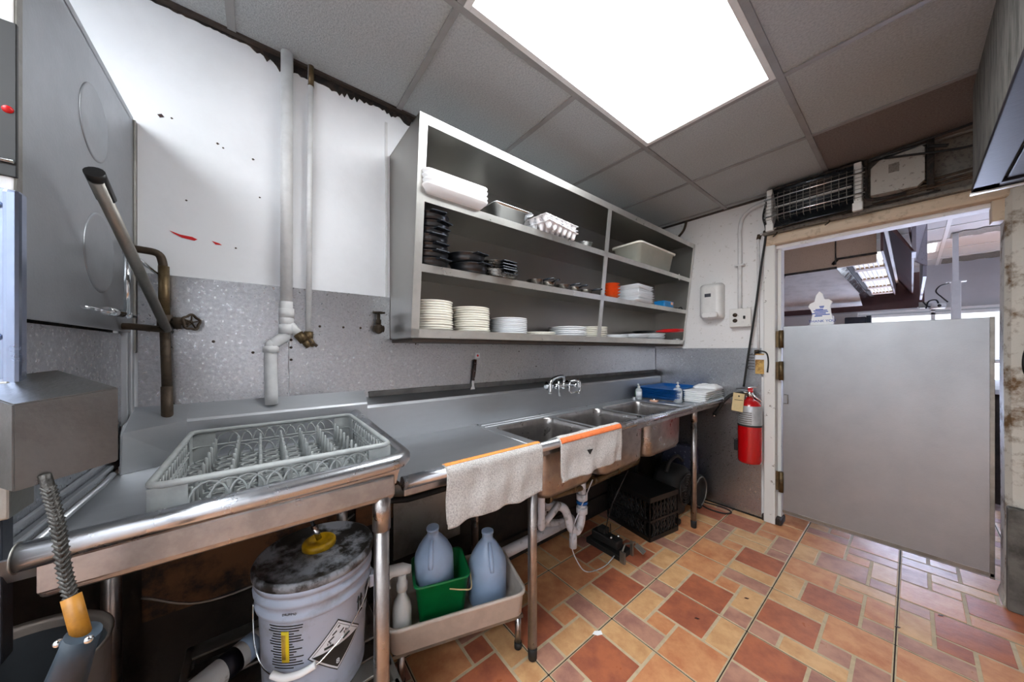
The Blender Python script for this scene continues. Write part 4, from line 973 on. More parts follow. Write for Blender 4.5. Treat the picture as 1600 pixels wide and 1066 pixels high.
# fire extinguisher
fe = thing('fire_extinguisher', 'red fire extinguisher with silver band hanging on the back wall', 'fire extinguisher', (-.775, 2.955, .45))
ex, ey = -.775, 2.953
MB().lathe([(.066, .447), (.074, .452), (.077, .47), (.077, .735)], (ex, ey, 0), 36, cap1=False).build('cylinder', 'red', fe)
M['silver'] = mat('silver_label', '#b9bbbd', .35, .5, .15, 20)
MB().lathe([(.077, .735), (.077, .865), (.073, .885)], (ex, ey, 0), 36, cap0=False, cap1=False).build('silver_label', 'silver', fe)
pl = MB()
for k in range(6): pl.grid(lambda u, v: (ex+.0778*math.sin(-.75+1.15*u), ey-.0778*math.cos(-.75+1.15*u), .752+.016*k+.006*v), 8, 1, .0004)
pl.build('print', 'dark_box', fe)
MB().lathe([(.0782, .728), (.0782, .742)], (ex, ey, 0), 36, cap0=False, cap1=False).build('black_band', 'ink', fe)
MB().lathe([(.073, .885), (.060, .912), (.035, .928), (.024, .932), (.024, .945)], (ex, ey, 0), 30, cap0=False).build('shoulder', 'red', fe)
v = MB().lathe([(.018, .94), (.018, .985), (.012, .99)], (ex, ey, 0), 16).box(ex-.05, ex+.02, ey-.012, ey+.012, .955, .985, .004).build('valve', 'chrome', fe)
MB().box(ex-.10, ex+.02, ey-.01, ey+.01, .992, .997, .001, T=Matrix.Translation((0, 0, 0))).tube([(ex-.09, ey, 1.003), (ex+.05, ey, 1.028)], .006, 8).build('lever', 'chrome', fe)
MB().tube([(ex-.01, ey, .985), (ex+.075, ey-.01, .925)], .009, 8).build('carry_handle', 'chrome', fe)
MB().box(ex-.01, ex+.022, ey-.014, ey+.006, .985, 1.018, .003).build('safety_pin', 'red', fe)
MB().tube(smoothpath([(ex-.04, ey-.01, .975), (ex-.11, ey-.03, .955), (ex-.16, ey-.05, .90), (ex-.19, ey-.06, .84), (ex-.215, ey-.065, .795)], 6), .0135, 12).tube([(ex-.213, ey-.064, .80), (ex-.221, ey-.066, .783)], .015, 12).build('hose', 'rubber', fe)
MB().sphere((ex-.223, ey-.067, .780), .011).build('hose_tip', 'chrome', fe)
MB().box(ex-.105, ex-.07, ey+.0, ey+.06, .515, .60, .004).build('bracket_clip', 'rubber', fe)
MB().box(ex-.02, ex+.02, ey+.08, YB-.006, .46, .95).build('bracket', 'iron', fe)
tc_ = tag(MB().box(ex-.083, ex-.010, ey-.089, ey-.0865, .835, .975, .001, T=Matrix.Translation((ex, ey, .97)) @ Matrix.Rotation(.09, 4, 'Y') @ Matrix.Translation((-ex, -ey, -.97))).build('hang_tag', 'tag'), 'small manila tag tied to the fire extinguisher valve', 'tag')
MB().lathe([(.006, 0), (.006, .001), (0, .001)], T=Matrix.Translation((ex-.045, ey-.0895, .957)) @ Matrix.Rotation(PI/2, 4, 'X'), n=12).box(ex-.075, ex-.020, ey-.0898, ey-.0892, .925, .929).build('eyelet', 'ink', tc_)

# ================================================================== DOORWAY
dr = struct(MB().box(-.595, .270, YB-.010, YB+.030, .095, 1.483, .003).build('door_1', 'steel_door'))
MB().box(-.597, .272, YB-.013, YB-.009, .105, .125, .001).build('kick_edge', 'steel_dull', dr)
MB().box(.258, .2735, YB-.013, YB+.033, .095, 1.485, .001).build('edge_strip', 'steel_dull', dr)
for z0, z1 in ((1.325, 1.455), (1.085, 1.225), (.255, .405)):
    h = MB().cyl((-.603, YB-.022, z0), (-.603, YB-.022, z1), .0145, n=14).build('hinge', 'brass', dr)
    MB().box(-.635, -.60, YB-.012, YB-.006, z0+.005, z1-.005).build('hinge_leaf', 'brass', h)
MB().tube([(-.585, YB-.014, .98), (-.565, YB-.026, .98), (-.565, YB-.026, .915), (-.585, YB-.014, .915)], .003, 6).build('wire_latch', 'steel_dull', dr)
# bag standing on the door's top edge
bg = thing('plastic_bag', 'white thank-you plastic bag with blue print hung over the door top', 'bag', (-.38, YB+.05, 1.47))
def bagpt(y0, th):
    O = [(-.455, 1.42), (-.452, 1.50), (-.440, 1.56), (-.449, 1.595), (-.462, 1.618), (-.455, 1.638), (-.430, 1.652), (-.422, 1.695), (-.405, 1.722), (-.390, 1.705), (-.380, 1.664), (-.356, 1.662), (-.341, 1.645), (-.352, 1.615), (-.348, 1.57), (-.335, 1.50), (-.330, 1.42)]
    return [(x, y0, z) for x, z in O]
MB().loft([[(x, YB+.036, z) for x, _, z in bagpt(0, 0)], [(-.395+(x+.395)*.93, YB+.05, 1.55+(z-1.55)*.97) for x, _, z in bagpt(0, 0)], [(x, YB+.066, z) for x, _, z in bagpt(0, 0)]], True, True, True, False).build('bag', 'foam', bg)
RB = Matrix.Rotation(PI/2, 4, 'X')
text('THANK YOU', (-.392, YB+.034, 1.512), RB, .0235, bg, 'blue_ink')
m_ = MB()
for z, x0, x1 in ((1.612, -.405, -.380), (1.604, -.402, -.383), (1.592, -.425, -.385), (1.584, -.435, -.365), (1.574, -.43, -.36), (1.564, -.445, -.372), (1.554, -.425, -.352), (1.545, -.43, -.39)): m_.box(x0, x1, YB+.0345, YB+.0355, z, z+.006)
m_.build('printed_emblem', 'blue_ink', bg)
# heater above the doorway
ht = thing('wall_heater', 'grimy infrared wall heater with wire guard above the doorway', 'heater', (-.42, 2.95, 2.19))
H0, H1, YH = -.665, -.185, 2.875
hb = MB()
n = 14; prof = [(YH+.005, 2.455)]+[(YH+.01+.095*math.sin(PI*k/n), 2.455-.27*k/n) for k in range(1, n)]+[(YH+.005, 2.185)]
hb.loft([[(H0+.02, y, z) for y, z in prof]+[(H0+.02, y+.006, z) for y, z in prof[::-1]], [(H1-.02, y, z) for y, z in prof]+[(H1-.02, y+.006, z) for y, z in prof[::-1]]], True, True, True)

M['heat_dark'] = mat('sooty_reflector', '#4e5257', .3, .8, .4, 10, .1, 60)
hb = MB(); hb.loft([[(H0+.02, y, z) for y, z in prof]+[(H0+.02, y+.006, z) for y, z in prof[::-1]], [(H1-.02, y, z) for y, z in prof]+[(H1-.02, y+.006, z) for y, z in prof[::-1]]], True, True, True)
hb.build('reflector', 'heat_dark', ht)
for x in (H0, H1-.05):
    c = MB().box(x+.012, x+.045, YH-.006, YH+.11, 2.19, 2.46, .004).box(x+.006, x+.05, YH-.012, YH+.02, 2.165, 2.215, .004).build('end_cap', 'jamb', ht)
MB().box(H0+.01, H1, YH+.0, YH+.10, 2.452, 2.464, .002).build('top_cover', 'grime', ht)
MB().tube([(H0+.05, YH+.03, 2.335), (H1-.05, YH+.03, 2.335)], .007, 10).build('quartz_tube', 'white_pl', ht)
wg = MB()
for z in (2.385, 2.262): wg.tube([(H0, YH-.02, z), (H1+.01, YH-.02, z)], .0055, 8)
wg.build('guard_bar', 'chrome', ht); wg = MB()
for z in (2.41, 2.36, 2.338, 2.315, 2.29, 2.24): wg.tube([(H0, YH-.018, z), (H1+.01, YH-.018, z)], .0016, 5)
for k in range(15):
    x = H0+.01+(H1-H0-.01)*k/14; wg.tube(smoothpath([(x, YH+.01, 2.425), (x, YH-.018, 2.405), (x, YH-.020, 2.25), (x, YH+.01, 2.225)], 3), .0018, 5)
wg.build('wire_guard', 'steel_dull', ht)
# white duct box, grimy straps and pipes beside the heater
dbx = thing('junction_box', 'grimy white box with black straps above the doorway, right of heater', 'box', (-.07, 2.93, 2.23))
M['white_spot2'] = mat('sooty_white_box', '#a8a49c', .7, 0, .2, 45, .3, 90, hex2='#3f3a34', lo=.58, hi=.72)
MB().prism([(-.155, 2.90, 2.245), (-.155, 2.90, 2.405), (-.12, 2.90, 2.440), (.035, 2.90, 2.455), (.045, 2.90, 2.440), (.045, 2.90, 2.262), (.02, 2.90, 2.235)], (0, .088, 0)).build('body', 'white_spot2', dbx)
MB().box(.052, .078, 2.895, 2.99, 2.22, 2.475, .004).build('strap', 'grime', dbx)
MB().tube(smoothpath([(-.175, 2.90, 2.47), (-.175, 2.895, 2.30), (-.170, 2.89, 2.235), (-.13, 2.89, 2.212), (-.02, 2.89, 2.205)], 5), .010, 8).build('strap', 'grime', dbx)
MB().box(-.085, -.045, 2.896, 2.90, 2.35, 2.40).build('smudge_plate', 'dark_box', dbx)
def wire(pts, r, m, label, cat='cable', nm='wall_cable'):
    return tag(MB().tube(smoothpath(pts, 6), r, 8).build(nm, m), label, cat)
wire([(-.10, 2.885, 2.44), (.02, 2.88, 2.405), (.10, 2.86, 2.375), (.20, 2.80, 2.335), (.32, 2.7, 2.31)], .0065, 'rubber', 'black cable running down right from the junction box to the hood')
wire([(-.16, 2.885, 2.458), (.05, 2.87, 2.468), (.20, 2.80, 2.45), (.3, 2.7, 2.46)], .007, 'rubber', 'black cable just under the ceiling above the junction box')
wire([(.06, 2.88, 2.43), (.12, 2.87, 2.40)], .009, 'rubber', 'short stub of black cable end right of the strap')
for k, (z, c) in enumerate(((2.215, 'lowest'), (2.235, 'middle'), (2.258, 'uppermost'))):
    o = tag(MB().tube(smoothpath([(-.15+.1*k, 2.955, z-.01), (.0, 2.94, z), (.12, 2.93, z+.002), (.26, 2.90, z+.0), (.5, 2.86, z+.01)], 5), .0065, 8).build('wall_pipe', 'iron'), '%s of the thin rusty lines along the header right of the heater' % c, 'pipe', 'lines above the header')
wire([(-.66, 2.985, 2.20), (-.60, 2.94, 2.185), (-.50, 2.965, 2.20), (-.2, 2.965, 2.203), (.1, 2.965, 2.20)], .004, 'rubber', 'thin sagging wire along the header under the heater', nm='thin_wire')
for x, lab in ((-.625, 'left'), (-.35, 'middle')):
    tag(MB().tube(smoothpath([(x, 2.99, 2.19), (x+.01, 2.97, 2.165), (x-.012, 2.965, 2.145)], 4), .004, 6).build('nail_hook', 'iron'), 'bent rusty nail at the %s of the cream header' % lab, 'hook')
# exhaust hood overhead at right
hd = thing('vent_hood', 'weathered metal and board hood hanging overhead at the right edge', 'hood', (.6, 1.2, 2.02))
MB().prism([(.170, 2.50, 2.035), (.196, -.6, 2.035), (.206, -.6, 2.035), (.180, 2.50, 2.035)], (0, 0, .44)).prism([(.180, 2.50, 2.035), (1.15, 2.50, 2.035), (1.15, 2.485, 2.035), (.182, 2.485, 2.035)], (0, 0, .44)).build('side_board', 'wood_grey', hd)
MB().box(.166, .235, -.6, 2.505, 2.012, 2.035, .003).box(.166, 1.15, 2.43, 2.505, 2.012, 2.035, .003).box(.245, .29, -.6, 2.42, 2.02, 2.034, .003).build('bottom_flange', 'purple', hd)
MB().box(.20, 1.15, -.6, 2.48, 2.20, 2.21).build('inner_lining', 'hood_in', hd)
MB().box(.162, .205, 2.485, 2.512, 2.003, 2.010, .001).box(.205, .32, 2.49, 2.512, 2.003, 2.010, .001).build('light_edge', 'white_pl', hd)
bk = MB().box(.15, .192, .95, 1.22, 2.30, 2.42, .002).build('black_bracket', 'black', hd)
MB().box(.140, .170, 1.20, 1.215, 2.24, 2.44, .001).sphere((.16, 1.05, 2.38), .02).tube([(.16, 1.0, 2.40), (.15, .9, 2.42)], .012, 8).build('bracket_clamp', 'chrome', hd)
wire([(.33, 2.90, 2.16), (.36, 2.86, 2.12), (.42, 2.84, 2.105), (.50, 2.8, 2.13), (.6, 2.7, 2.17)], .007, 'rubber', 'black cables sagging under the hood at the pillar top, upper one')
wire([(.30, 2.92, 2.15), (.35, 2.87, 2.10), (.42, 2.85, 2.085), (.52, 2.8, 2.11)], .006, 'rubber', 'lower of the black cables sagging under the hood at the pillar top')
wire([(.40, 2.93, 1.42), (.352, 2.925, 1.32), (.342, 2.92, 1.24), (.352, 2.92, 1.18), (.39, 2.93, 1.13)], .0075, 'black', 'dark green cable loop hanging on the stained pillar')
wire([(.40, 2.935, 1.38), (.362, 2.93, 1.33), (.358, 2.925, 1.30), (.40, 2.93, 1.26)], .005, 'white_pipe', 'pale cable beside the dark loop on the stained pillar')

# ================================================================== KITCHEN HOOD BEYOND THE DOORWAY
kh = thing('kitchen_hood', 'large maroon and steel kitchen hood seen through the doorway', 'hood', (-.6, 4.9, 1.8))
MB().box(-2.4, -.165, 3.60, 3.63, 1.965, 2.40).build('tan_fascia', 'tan', kh)
MB().box(-.382, -.374, 3.59, 3.60, 1.99, 2.40).box(-2.4, -.37, 3.585, 3.60, 1.955, 1.972).box(-.37, -.16, 3.59, 3.60, 2.025, 2.04).build('fascia_seam', 'grime', kh)
MB().box(-2.4, -.33, 3.63, 6.6, 2.40, 2.42).box(-2.4, -2.38, 3.63, 6.6, 1.86, 2.4).build('canopy_top', 'hood_in', kh)
# sloped steel end and dark plate
MB().prism([(-2.3, 6.2, 1.862), (-.40, 6.2, 1.862), (-.40, 4.4, 2.30), (-1.3, 4.2, 2.36)], (0, .01, .012)).build('sloped_panel', 'slope', kh)
MB().prism([(-2.2, 5.6, 1.90), (-1.25, 5.6, 1.90), (-.70, 3.9, 2.10), (-.80, 3.75, 2.30), (-2.2, 3.7, 2.3)], (0, .01, .012)).build('dark_plate', 'plate_dark', kh)
tr_ = MB().prism([(-.405, 3.60, 2.00), (-.372, 3.60, 2.045), (-.352, 3.60, 2.035), (-.388, 3.60, 1.985)], (0, 2.75, -.0)).build('grease_trough', 'chrome', kh)
MB().prism([(-.350, 3.62, 2.03), (-.315, 3.62, 2.03), (-.315, 3.62, 2.05), (-.350, 3.62, 2.05)], (0, 3.0, 0)).build('dark_gap', 'grime', kh)
# baffle filters, four, their brightness put in as emission
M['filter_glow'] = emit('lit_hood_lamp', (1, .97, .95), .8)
fy = [3.63, 4.25, 4.90, 5.55, 6.15]
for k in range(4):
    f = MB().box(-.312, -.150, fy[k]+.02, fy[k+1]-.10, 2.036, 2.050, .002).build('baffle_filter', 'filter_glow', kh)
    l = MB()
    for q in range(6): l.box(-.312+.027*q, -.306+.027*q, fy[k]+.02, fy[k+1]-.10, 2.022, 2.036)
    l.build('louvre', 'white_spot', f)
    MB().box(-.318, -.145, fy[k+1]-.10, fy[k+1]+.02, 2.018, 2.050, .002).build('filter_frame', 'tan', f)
MB().box(-.142, -.128, 3.55, 6.9, 2.03, 2.40).build('maroon_side', 'maroon', kh)
MB().box(-.145, -.108, 3.45, 6.75, 2.185, 2.225, .004).build('light_beam', 'white_spot', kh)
MB().box(-2.4, .10, 6.55, 6.60, 1.855, 2.30).box(-2.4, .04, 6.0, 6.02, 1.800, 1.872).build('maroon_back', 'maroon', kh)
MB().prism([(-.118, 3.55, 2.22), (.000, 3.72, 2.03), (.012, 3.72, 2.03), (-.10, 3.55, 2.24)], (0, 2.9, -.0)).build('maroon_slope', 'maroon', kh)
MB().box(.0, .020, 3.72, 3.95, 2.02, 2.50).box(.06, .078, 4.4, 6.4, 1.93, 2.45).build('grey_side', 'grey_panel', kh)
MB().prism([(-.02, 3.58, 2.35), (-.02, 3.58, 2.20), (.012, 4.35, 2.06), (.070, 4.40, 2.02), (.070, 4.40, 2.4)], (.012, 0, 0)).build('grey_front', 'grey_panel', kh)
MB().box(.02, .03, 3.6, 4.5, 2.33, 2.35).tube([(.05, 3.7, 2.30), (.07, 3.72, 2.29), (.075, 3.74, 2.31)], .003, 6).build('hook', 'iron', kh)
# things on the pass behind the door
cm = thing('ceiling_post', 'white square post rising to the dining side ceiling beyond the doorway', 'post', (.30, 6.0, 1.6))
MB().box(.270, .335, 5.97, 6.03, 0, 2.06, .004).build('post', 'white_pl', cm); MB().box(.24, .37, 5.96, 6.04, 2.055, 2.065).box(.28, .32, 5.98, 6.02, 2.06, 2.6).build('cap', 'white_pl', cm)
wire([(.26, 5.98, 2.05), (.20, 5.98, 2.03), (.17, 5.98, 1.97), (.21, 5.98, 1.90), (.25, 5.98, 1.84)], .006, 'rubber', 'curly black wire beside the white post beyond the doorway')
cmra = thing('camera_unit', 'small white security camera left of the white post beyond the doorway', 'camera', (.19, 5.98, 1.80))
MB().cyl((.13, 5.95, 1.805), (.23, 5.98, 1.805), .032).build('body', 'white_pl', cmra); MB().sphere((.19, 5.945, 1.805), .018).build('lens', 'black', cmra)
wm = thing('wall_monitor_mount', 'tangle of dark wires and brackets at the hood corner beyond the doorway', 'bracket', (.1, 6, 1.8))
MB().tube(smoothpath([(.08, 5.95, 1.86), (.12, 5.95, 1.80), (.18, 5.95, 1.82), (.17, 5.95, 1.87), (.12, 5.95, 1.86), (.10, 5.95, 1.78)], 5), .007, 6).build('wires', 'rubber', wm); MB().box(.05, .11, 5.95, 5.99, 1.79, 1.86, .003).build('bracket', 'steel_dull', wm)
# pass shelf and counter behind the door
struct(MB().box(-2.9, -.50, 7.0, 7.05, 0, 1.86).build('wall_far.002', 'white_spot'))
ct = thing('kitchen_counter', 'dark counter partly seen through the gap beside the steel door', 'counter', (.9, 5.2, 0))
MB().box(.42, 1.6, 4.7, 6.2, .05, .95, .01).build('body', 'dark_wall', ct); MB().box(.40, 1.65, 4.65, 6.25, .95, .99, .005).build('top', 'steel', ct)
MB().box(.5, .62, 4.8, 5.0, .99, 1.25, .01).build('canister', 'white_pl', ct)
cb2 = thing('back_cabinet', 'dark blue-black cabinet behind the bag beyond the doorway', 'cabinet', (-.5, 6.9, 0))
MB().box(-.62, -.41, 6.8, 6.95, .0, 1.79, .01).build('body', 'hood_in', cb2); MB().box(-.405, -.36, 6.8, 6.95, 0, 1.80).build('side_edge', 'nozzle', cb2)
shf = thing('white_bucket', 'small white container beside the bag beyond the doorway', 'container', (-.40, 4.0, 1.3))
MB().box(-.50, -.44, 4.0, 4.1, 1.45, 1.62, .006).build('body', 'white_pl', shf); MB().box(-.7, -.4, 3.95, 4.2, 0, 1.45, .01).build('stand', 'steel_dull', shf)

# ================================================================== UNDER THE TABLES
ds = thing('dunnage_rack', 'low grey slatted rack on the floor under the dish table', 'rack', (-1.2, .02, 0))
for z in (.317, .25, .185, .12): 
    b = MB()
    for x in (-1.47, -1.33, -1.19, -1.05, -.94): b.box(x-.03, x+.03, -.18, .33, z-.008, z, .002)
    b.box(-1.50, -.91, .315, .335, z-.028, z+.0, .003).box(-1.50, -.91, -.19, -.17, z-.028, z, .003)
    b.build('slat_shelf', 'steel_dull', ds)
for x in (-1.49, -.92):
    for y in (-.18, .325): MB().cyl((x, y, 0), (x, y, .317), .010, n=10).build('leg', 'steel_dull', ds)
bk = thing('pail', 'large grimy white pail with yellow cap and hazard label under the dish table', 'bucket', (-1.155, .14, .3175))
BX, BY, BZ = -1.155, .14, .3175
MB().lathe([(.132, 0), (.134, .006), (.144, .262), (.145, .265), (.152, .268), (.153, .278), (.147, .283), (.147, .302), (.156, .306), (.157, .317), (.150, .322), (.150, .334), (.156, .334), (.157, .352)], (BX, BY, BZ), 48).build('body', 'bucket', bk)
ld = MB().lathe([(.150, .350), (.160, .352), (.161, .366), (.157, .374), (.151, .374), (.147, .360), (.10, .360), (.05, .364), (0, .364)], (BX, BY, BZ), 48).build('lid', ['bucket_lid'], bk)
cp_ = MB().lathe([(.047, .362), (.047, .378), (.043, .383), (.034, .383), (.030, .374), (0, .372)], (BX-.03, BY+.01, BZ), 26).build('yellow_cap', 'yellow', bk)
MB().tube([(BX-.03, BY+.01, BZ+.385), (BX-.035, BY-.005, BZ+.43)], .0085, 12).build('pump_tube', 'chrome', bk)
MB().tube(smoothpath([(BX-.035, BY-.005, BZ+.43), (BX-.05, BY-.03, BZ+.50), (BX-.12, BY-.06, BZ+.54), (BX-.3, BY-.08, BZ+.52)], 5), .005, 8).build('suction_hose', 'rubber', bk)
a0 = math.atan2(-BY, -BX)          # bearing of the side seen from the room
def ring_pt(a, z, e=.0012): 
    r = .134+.009*(z/.245)+e; return Vector((BX+r*math.cos(a0+a), BY+r*math.sin(a0+a), BZ+z))
def patch(a, b, z0, z1, m, nm, e=.0012, n=10): return MB().grid(lambda u, v: ring_pt(a+(b-a)*u, z0+(z1-z0)*v, e), n, 3, .0005).build(nm, m, bk)
# diamond hazard label
def dia(cx, cz, s, m, nm, e, half=None):
    b = MB(); n = 16
    def P(u, v):      # u across, v up, both -1..1, inside |u|+|v|<=1
        return ring_pt(cx+u*s/.140, cz+v*s, e)
    for k in range(n):
        u0, u1 = -1+2*k/n, -1+2*(k+1)/n
        h0, h1 = 1-abs(u0), 1-abs(u1)
        lo0, lo1 = -h0, -h1
        if half: h0, h1 = min(h0, 0), min(h1, 0)
        q = [P(u0, lo0), P(u1, lo1), P(u1, h1), P(u0, h0)]
        b.loft([q, [p+Vector((0.0004*math.cos(a0), .0004*math.sin(a0), 0)) for p in q]], True, True, True, False)
    return b.build(nm, m, bk)
dia(.37, .152, .074, 'ink', 'hazard_label_border', .0008); dia(.37, .152, .070, 'label_w', 'hazard_label', .0014); dia(.37, .152, .064, 'ink', 'hazard_label_line', .0018); dia(.37, .152, .0625, 'label_w', 'hazard_label_field', .0022)
dia(.37, .152, .0625, 'ink', 'hazard_label_lower_half', .0027, True)
def curvetext(s, a, z, size, m, nm, e=.0035):
    T = Matrix.Translation(ring_pt(a, z, e)) @ Matrix.Rotation(a0+a+PI/2, 4, 'Z') @ Matrix.Rotation(PI/2, 4, 'X')
    return text(s, (0, 0, 0), T, size, bk, m, nm)
curvetext('8', .37, .106, .020, 'label_w', 'class_number')
hz = MB()
def hl(p, q, r=.0016): hz.tube([ring_pt(p[0], p[1], .003), ring_pt((p[0]+q[0])/2, (p[1]+q[1])/2, .0032), ring_pt(q[0], q[1], .003)], r, 6)
hl((.12, .162), (.28, .162), .003); hl((.19, .177), (.29, .184)); hl((.26, .190), (.34, .196)); hl((.46, .162), (.60, .167), .003); hl((.40, .184), (.48, .191)); hl((.36, .203), (.40, .207))
for a, z in ((.18, .168), (.23, .167), (.21, .172), (.49, .174), (.55, .175), (.52, .179)): hl((a, z), (a, z+.006), .0011)
hz.build('hazard_pictogram', 'ink', bk)
# printed text block, yellow sticker, arrows
tx = MB(); r = random.Random(4)
for k in range(17):
    z = .252-.0072*k; e0 = -.88+(r.uniform(0, .12)); e1 = -.20-r.uniform(0, .22)
    tx.grid(lambda u, v: ring_pt(e0+(e1-e0)*u, z+.0030*v, .0009), 8, 1, .0004)
tx.build('fine_print', 'ink', bk)
patch(-.60, -.46, .155, .240, 'yellow_lab', 'yellow_sticker', .0020)
bx_ = MB()
for k in range(4): bx_.grid(lambda u, v: ring_pt(-.585+.018*k+(.010)*u, .163+.068*v, .003), 2, 2, .0003)
bx_.build('sticker_print', 'tag2', bk)
ar = MB()
for a in (.84, .93):
    ar.tube([ring_pt(a, .198, .002), ring_pt(a, .238, .002)], .0022, 6); ar.tube([ring_pt(a-.03, .228, .002), ring_pt(a, .243, .002), ring_pt(a+.03, .228, .002)], .002, 6)
ar.tube([ring_pt(.80, .192, .002), ring_pt(.98, .192, .002)], .002, 6); ar.build('this_way_up_arrows', 'ink', bk)
patch(1.12, 1.5, .19, .24, 'ink', 'dark_label', .0012); patch(1.25, 1.55, .05, .16, 'ink', 'side_print', .0012)
curvetext('DRUMMO', -.42, .292, .008, 'ink', 'stamp', .008)
# wire bail with plastic grip
hp_ = [Vector((BX+.155*math.cos(a0+t), BY+.155*math.sin(a0+t), BZ+z)) for t, z in ((-1.35, .285), (-1.38, .24), (-1.2, .185), (-.95, .15), (-.72, .135), (-.5, .128), (-.25, .132), (-.02, .142), (.1, .15), (.5, .185), (.9, .225), (1.2, .265), (1.32, .285))]
MB().tube(smoothpath(hp_, 5), .0022, 8).build('bail', 'chrome', bk)
MB().tube(smoothpath([p*1 for p in hp_[4:8]], 6), .0085, 12).build('bail_grip', 'foam', bk)
MB().box(BX-.02, BX+.02, BY-.01, BY+.01, BZ+.23, BZ+.27, .003, T=Matrix.Translation((.155*math.cos(a0+1.32), .155*math.sin(a0+1.32), 0))).build('bail_ear', 'bucket', bk)
# roll
rl = thing('paper_roll', 'taped white roll with coloured label lying on the low rack behind the pail', 'roll', (-1.23, -.08, .37))
T0 = Vector((-1.225, -.165, .354)); T1 = Vector((-1.375, .05, .354))
MB().tube([T0, T1], .036, 20).build('roll', 'white_spot', rl)
dd = (T1-T0)
MB().tube([T0+dd*.35, T0+dd*.50], .0368, 20).tube([T0+dd*.78, T0+dd*.83], .0368, 20).build('label', 'purple', rl)
MB().tube([T0+dd*.58, T0+dd*.70], .0366, 20).build('pale_label', 'jug', rl)

# grey tub on its small stand
A0 = Vector((-1.207, .369, 0)); ux = Vector((.298, .9546, 0)); uy = Vector((-.9546, .298, 0))   # along the front edge, and back to the wall
def tp(a, b, z): return A0+ux*a+uy*b+Vector((0, 0, z))
TW, TD = .565, .33
def trr(i, z, r): return [tp(p.x, p.y, z) for p in rrect(i, TW-i, i, TD-i, r, 0, 5)]
ub = thing('bus_tub', 'beige-grey bus tub of cleaning bottles on a short stand under the sink', 'tub', (-1.25, .68, .15))
MB().loft([trr(.018, .152, .03), trr(.010, .157, .035), trr(.003, .245, .04), trr(-.004, .250, .042), trr(-.004, .262, .042), trr(.004, .263, .04), trr(.008, .25, .04), trr(.016, .165, .035), trr(.022, .160, .03)], True, True, True).build('body', 'tub', ub)
stn = thing('tub_stand', 'short steel stand with black feet carrying the grey tub', 'stand', (-1.25, .68, 0))
MB().loft([[tp(a, b, .136) for a, b in ((.02, .02), (TW-.01, .02), (TW-.01, TD-.02), (.02, TD-.02))], [tp(a, b, .150) for a, b in ((.02, .02), (TW-.01, .02), (TW-.01, TD-.02), (.02, TD-.02))]], True, True, True, False).build('top_plate', 'steel_dull', stn)
for a, b in ((.05, .04), (TW-.03, .03), (.05, TD-.04), (TW-.03, TD-.04)):
    p = tp(a, b, 0); l = MB().cyl(tuple(p+Vector((0, 0, .02))), tuple(p+Vector((0, 0, .138))), .0135, n=14).build('leg', 'steel_leg', stn)
    MB().lathe([(.012, 0), (.0165, .004), (.0165, .03)], tuple(p), 14).build('foot', 'rubber', l)
# spray bottle
def wpt(a, b, z): return tuple(tp(a, b, z))
sbp = wpt(.055, .075, .1635)
sbo = thing('spray_bottle', 'white trigger spray bottle at the left end of the grey tub', 'spray bottle', sbp)
MB().lathe([(.040, 0), (.044, .006), (.044, .12), (.038, .145), (.022, .168), (.018, .185), (.0185, .195)], sbp, 24, sx=1, sy=.8).build('body', 'white_pl', sbo)
x, y, z = sbp
MB().lathe([(.021, .193), (.021, .22), (.016, .226), (.016, .255)], sbp, 18).build('collar', 'white_pl', sbo)
hdv = Vector((-.25, -.97, 0)).normalized()
pth = [Vector(sbp)+hdv*(-.032)+Vector((0, 0, .266)), Vector(sbp)+Vector((0, 0, .274)), Vector(sbp)+hdv*.045+Vector((0, 0, .278)), Vector(sbp)+hdv*.075+Vector((0, 0, .270))]
MB().tube(pth, .018, 12, True, [.015, .023, .021, .011]).build('spray_head', 'white_pl', sbo)
MB().tube(smoothpath([Vector(sbp)+hdv*.03+Vector((0, 0, .262)), Vector(sbp)+hdv*.052+Vector((0, 0, .240)), Vector(sbp)+hdv*.046+Vector((0, 0, .21))], 5), .005, 8).build('trigger', 'white_pl', sbo)
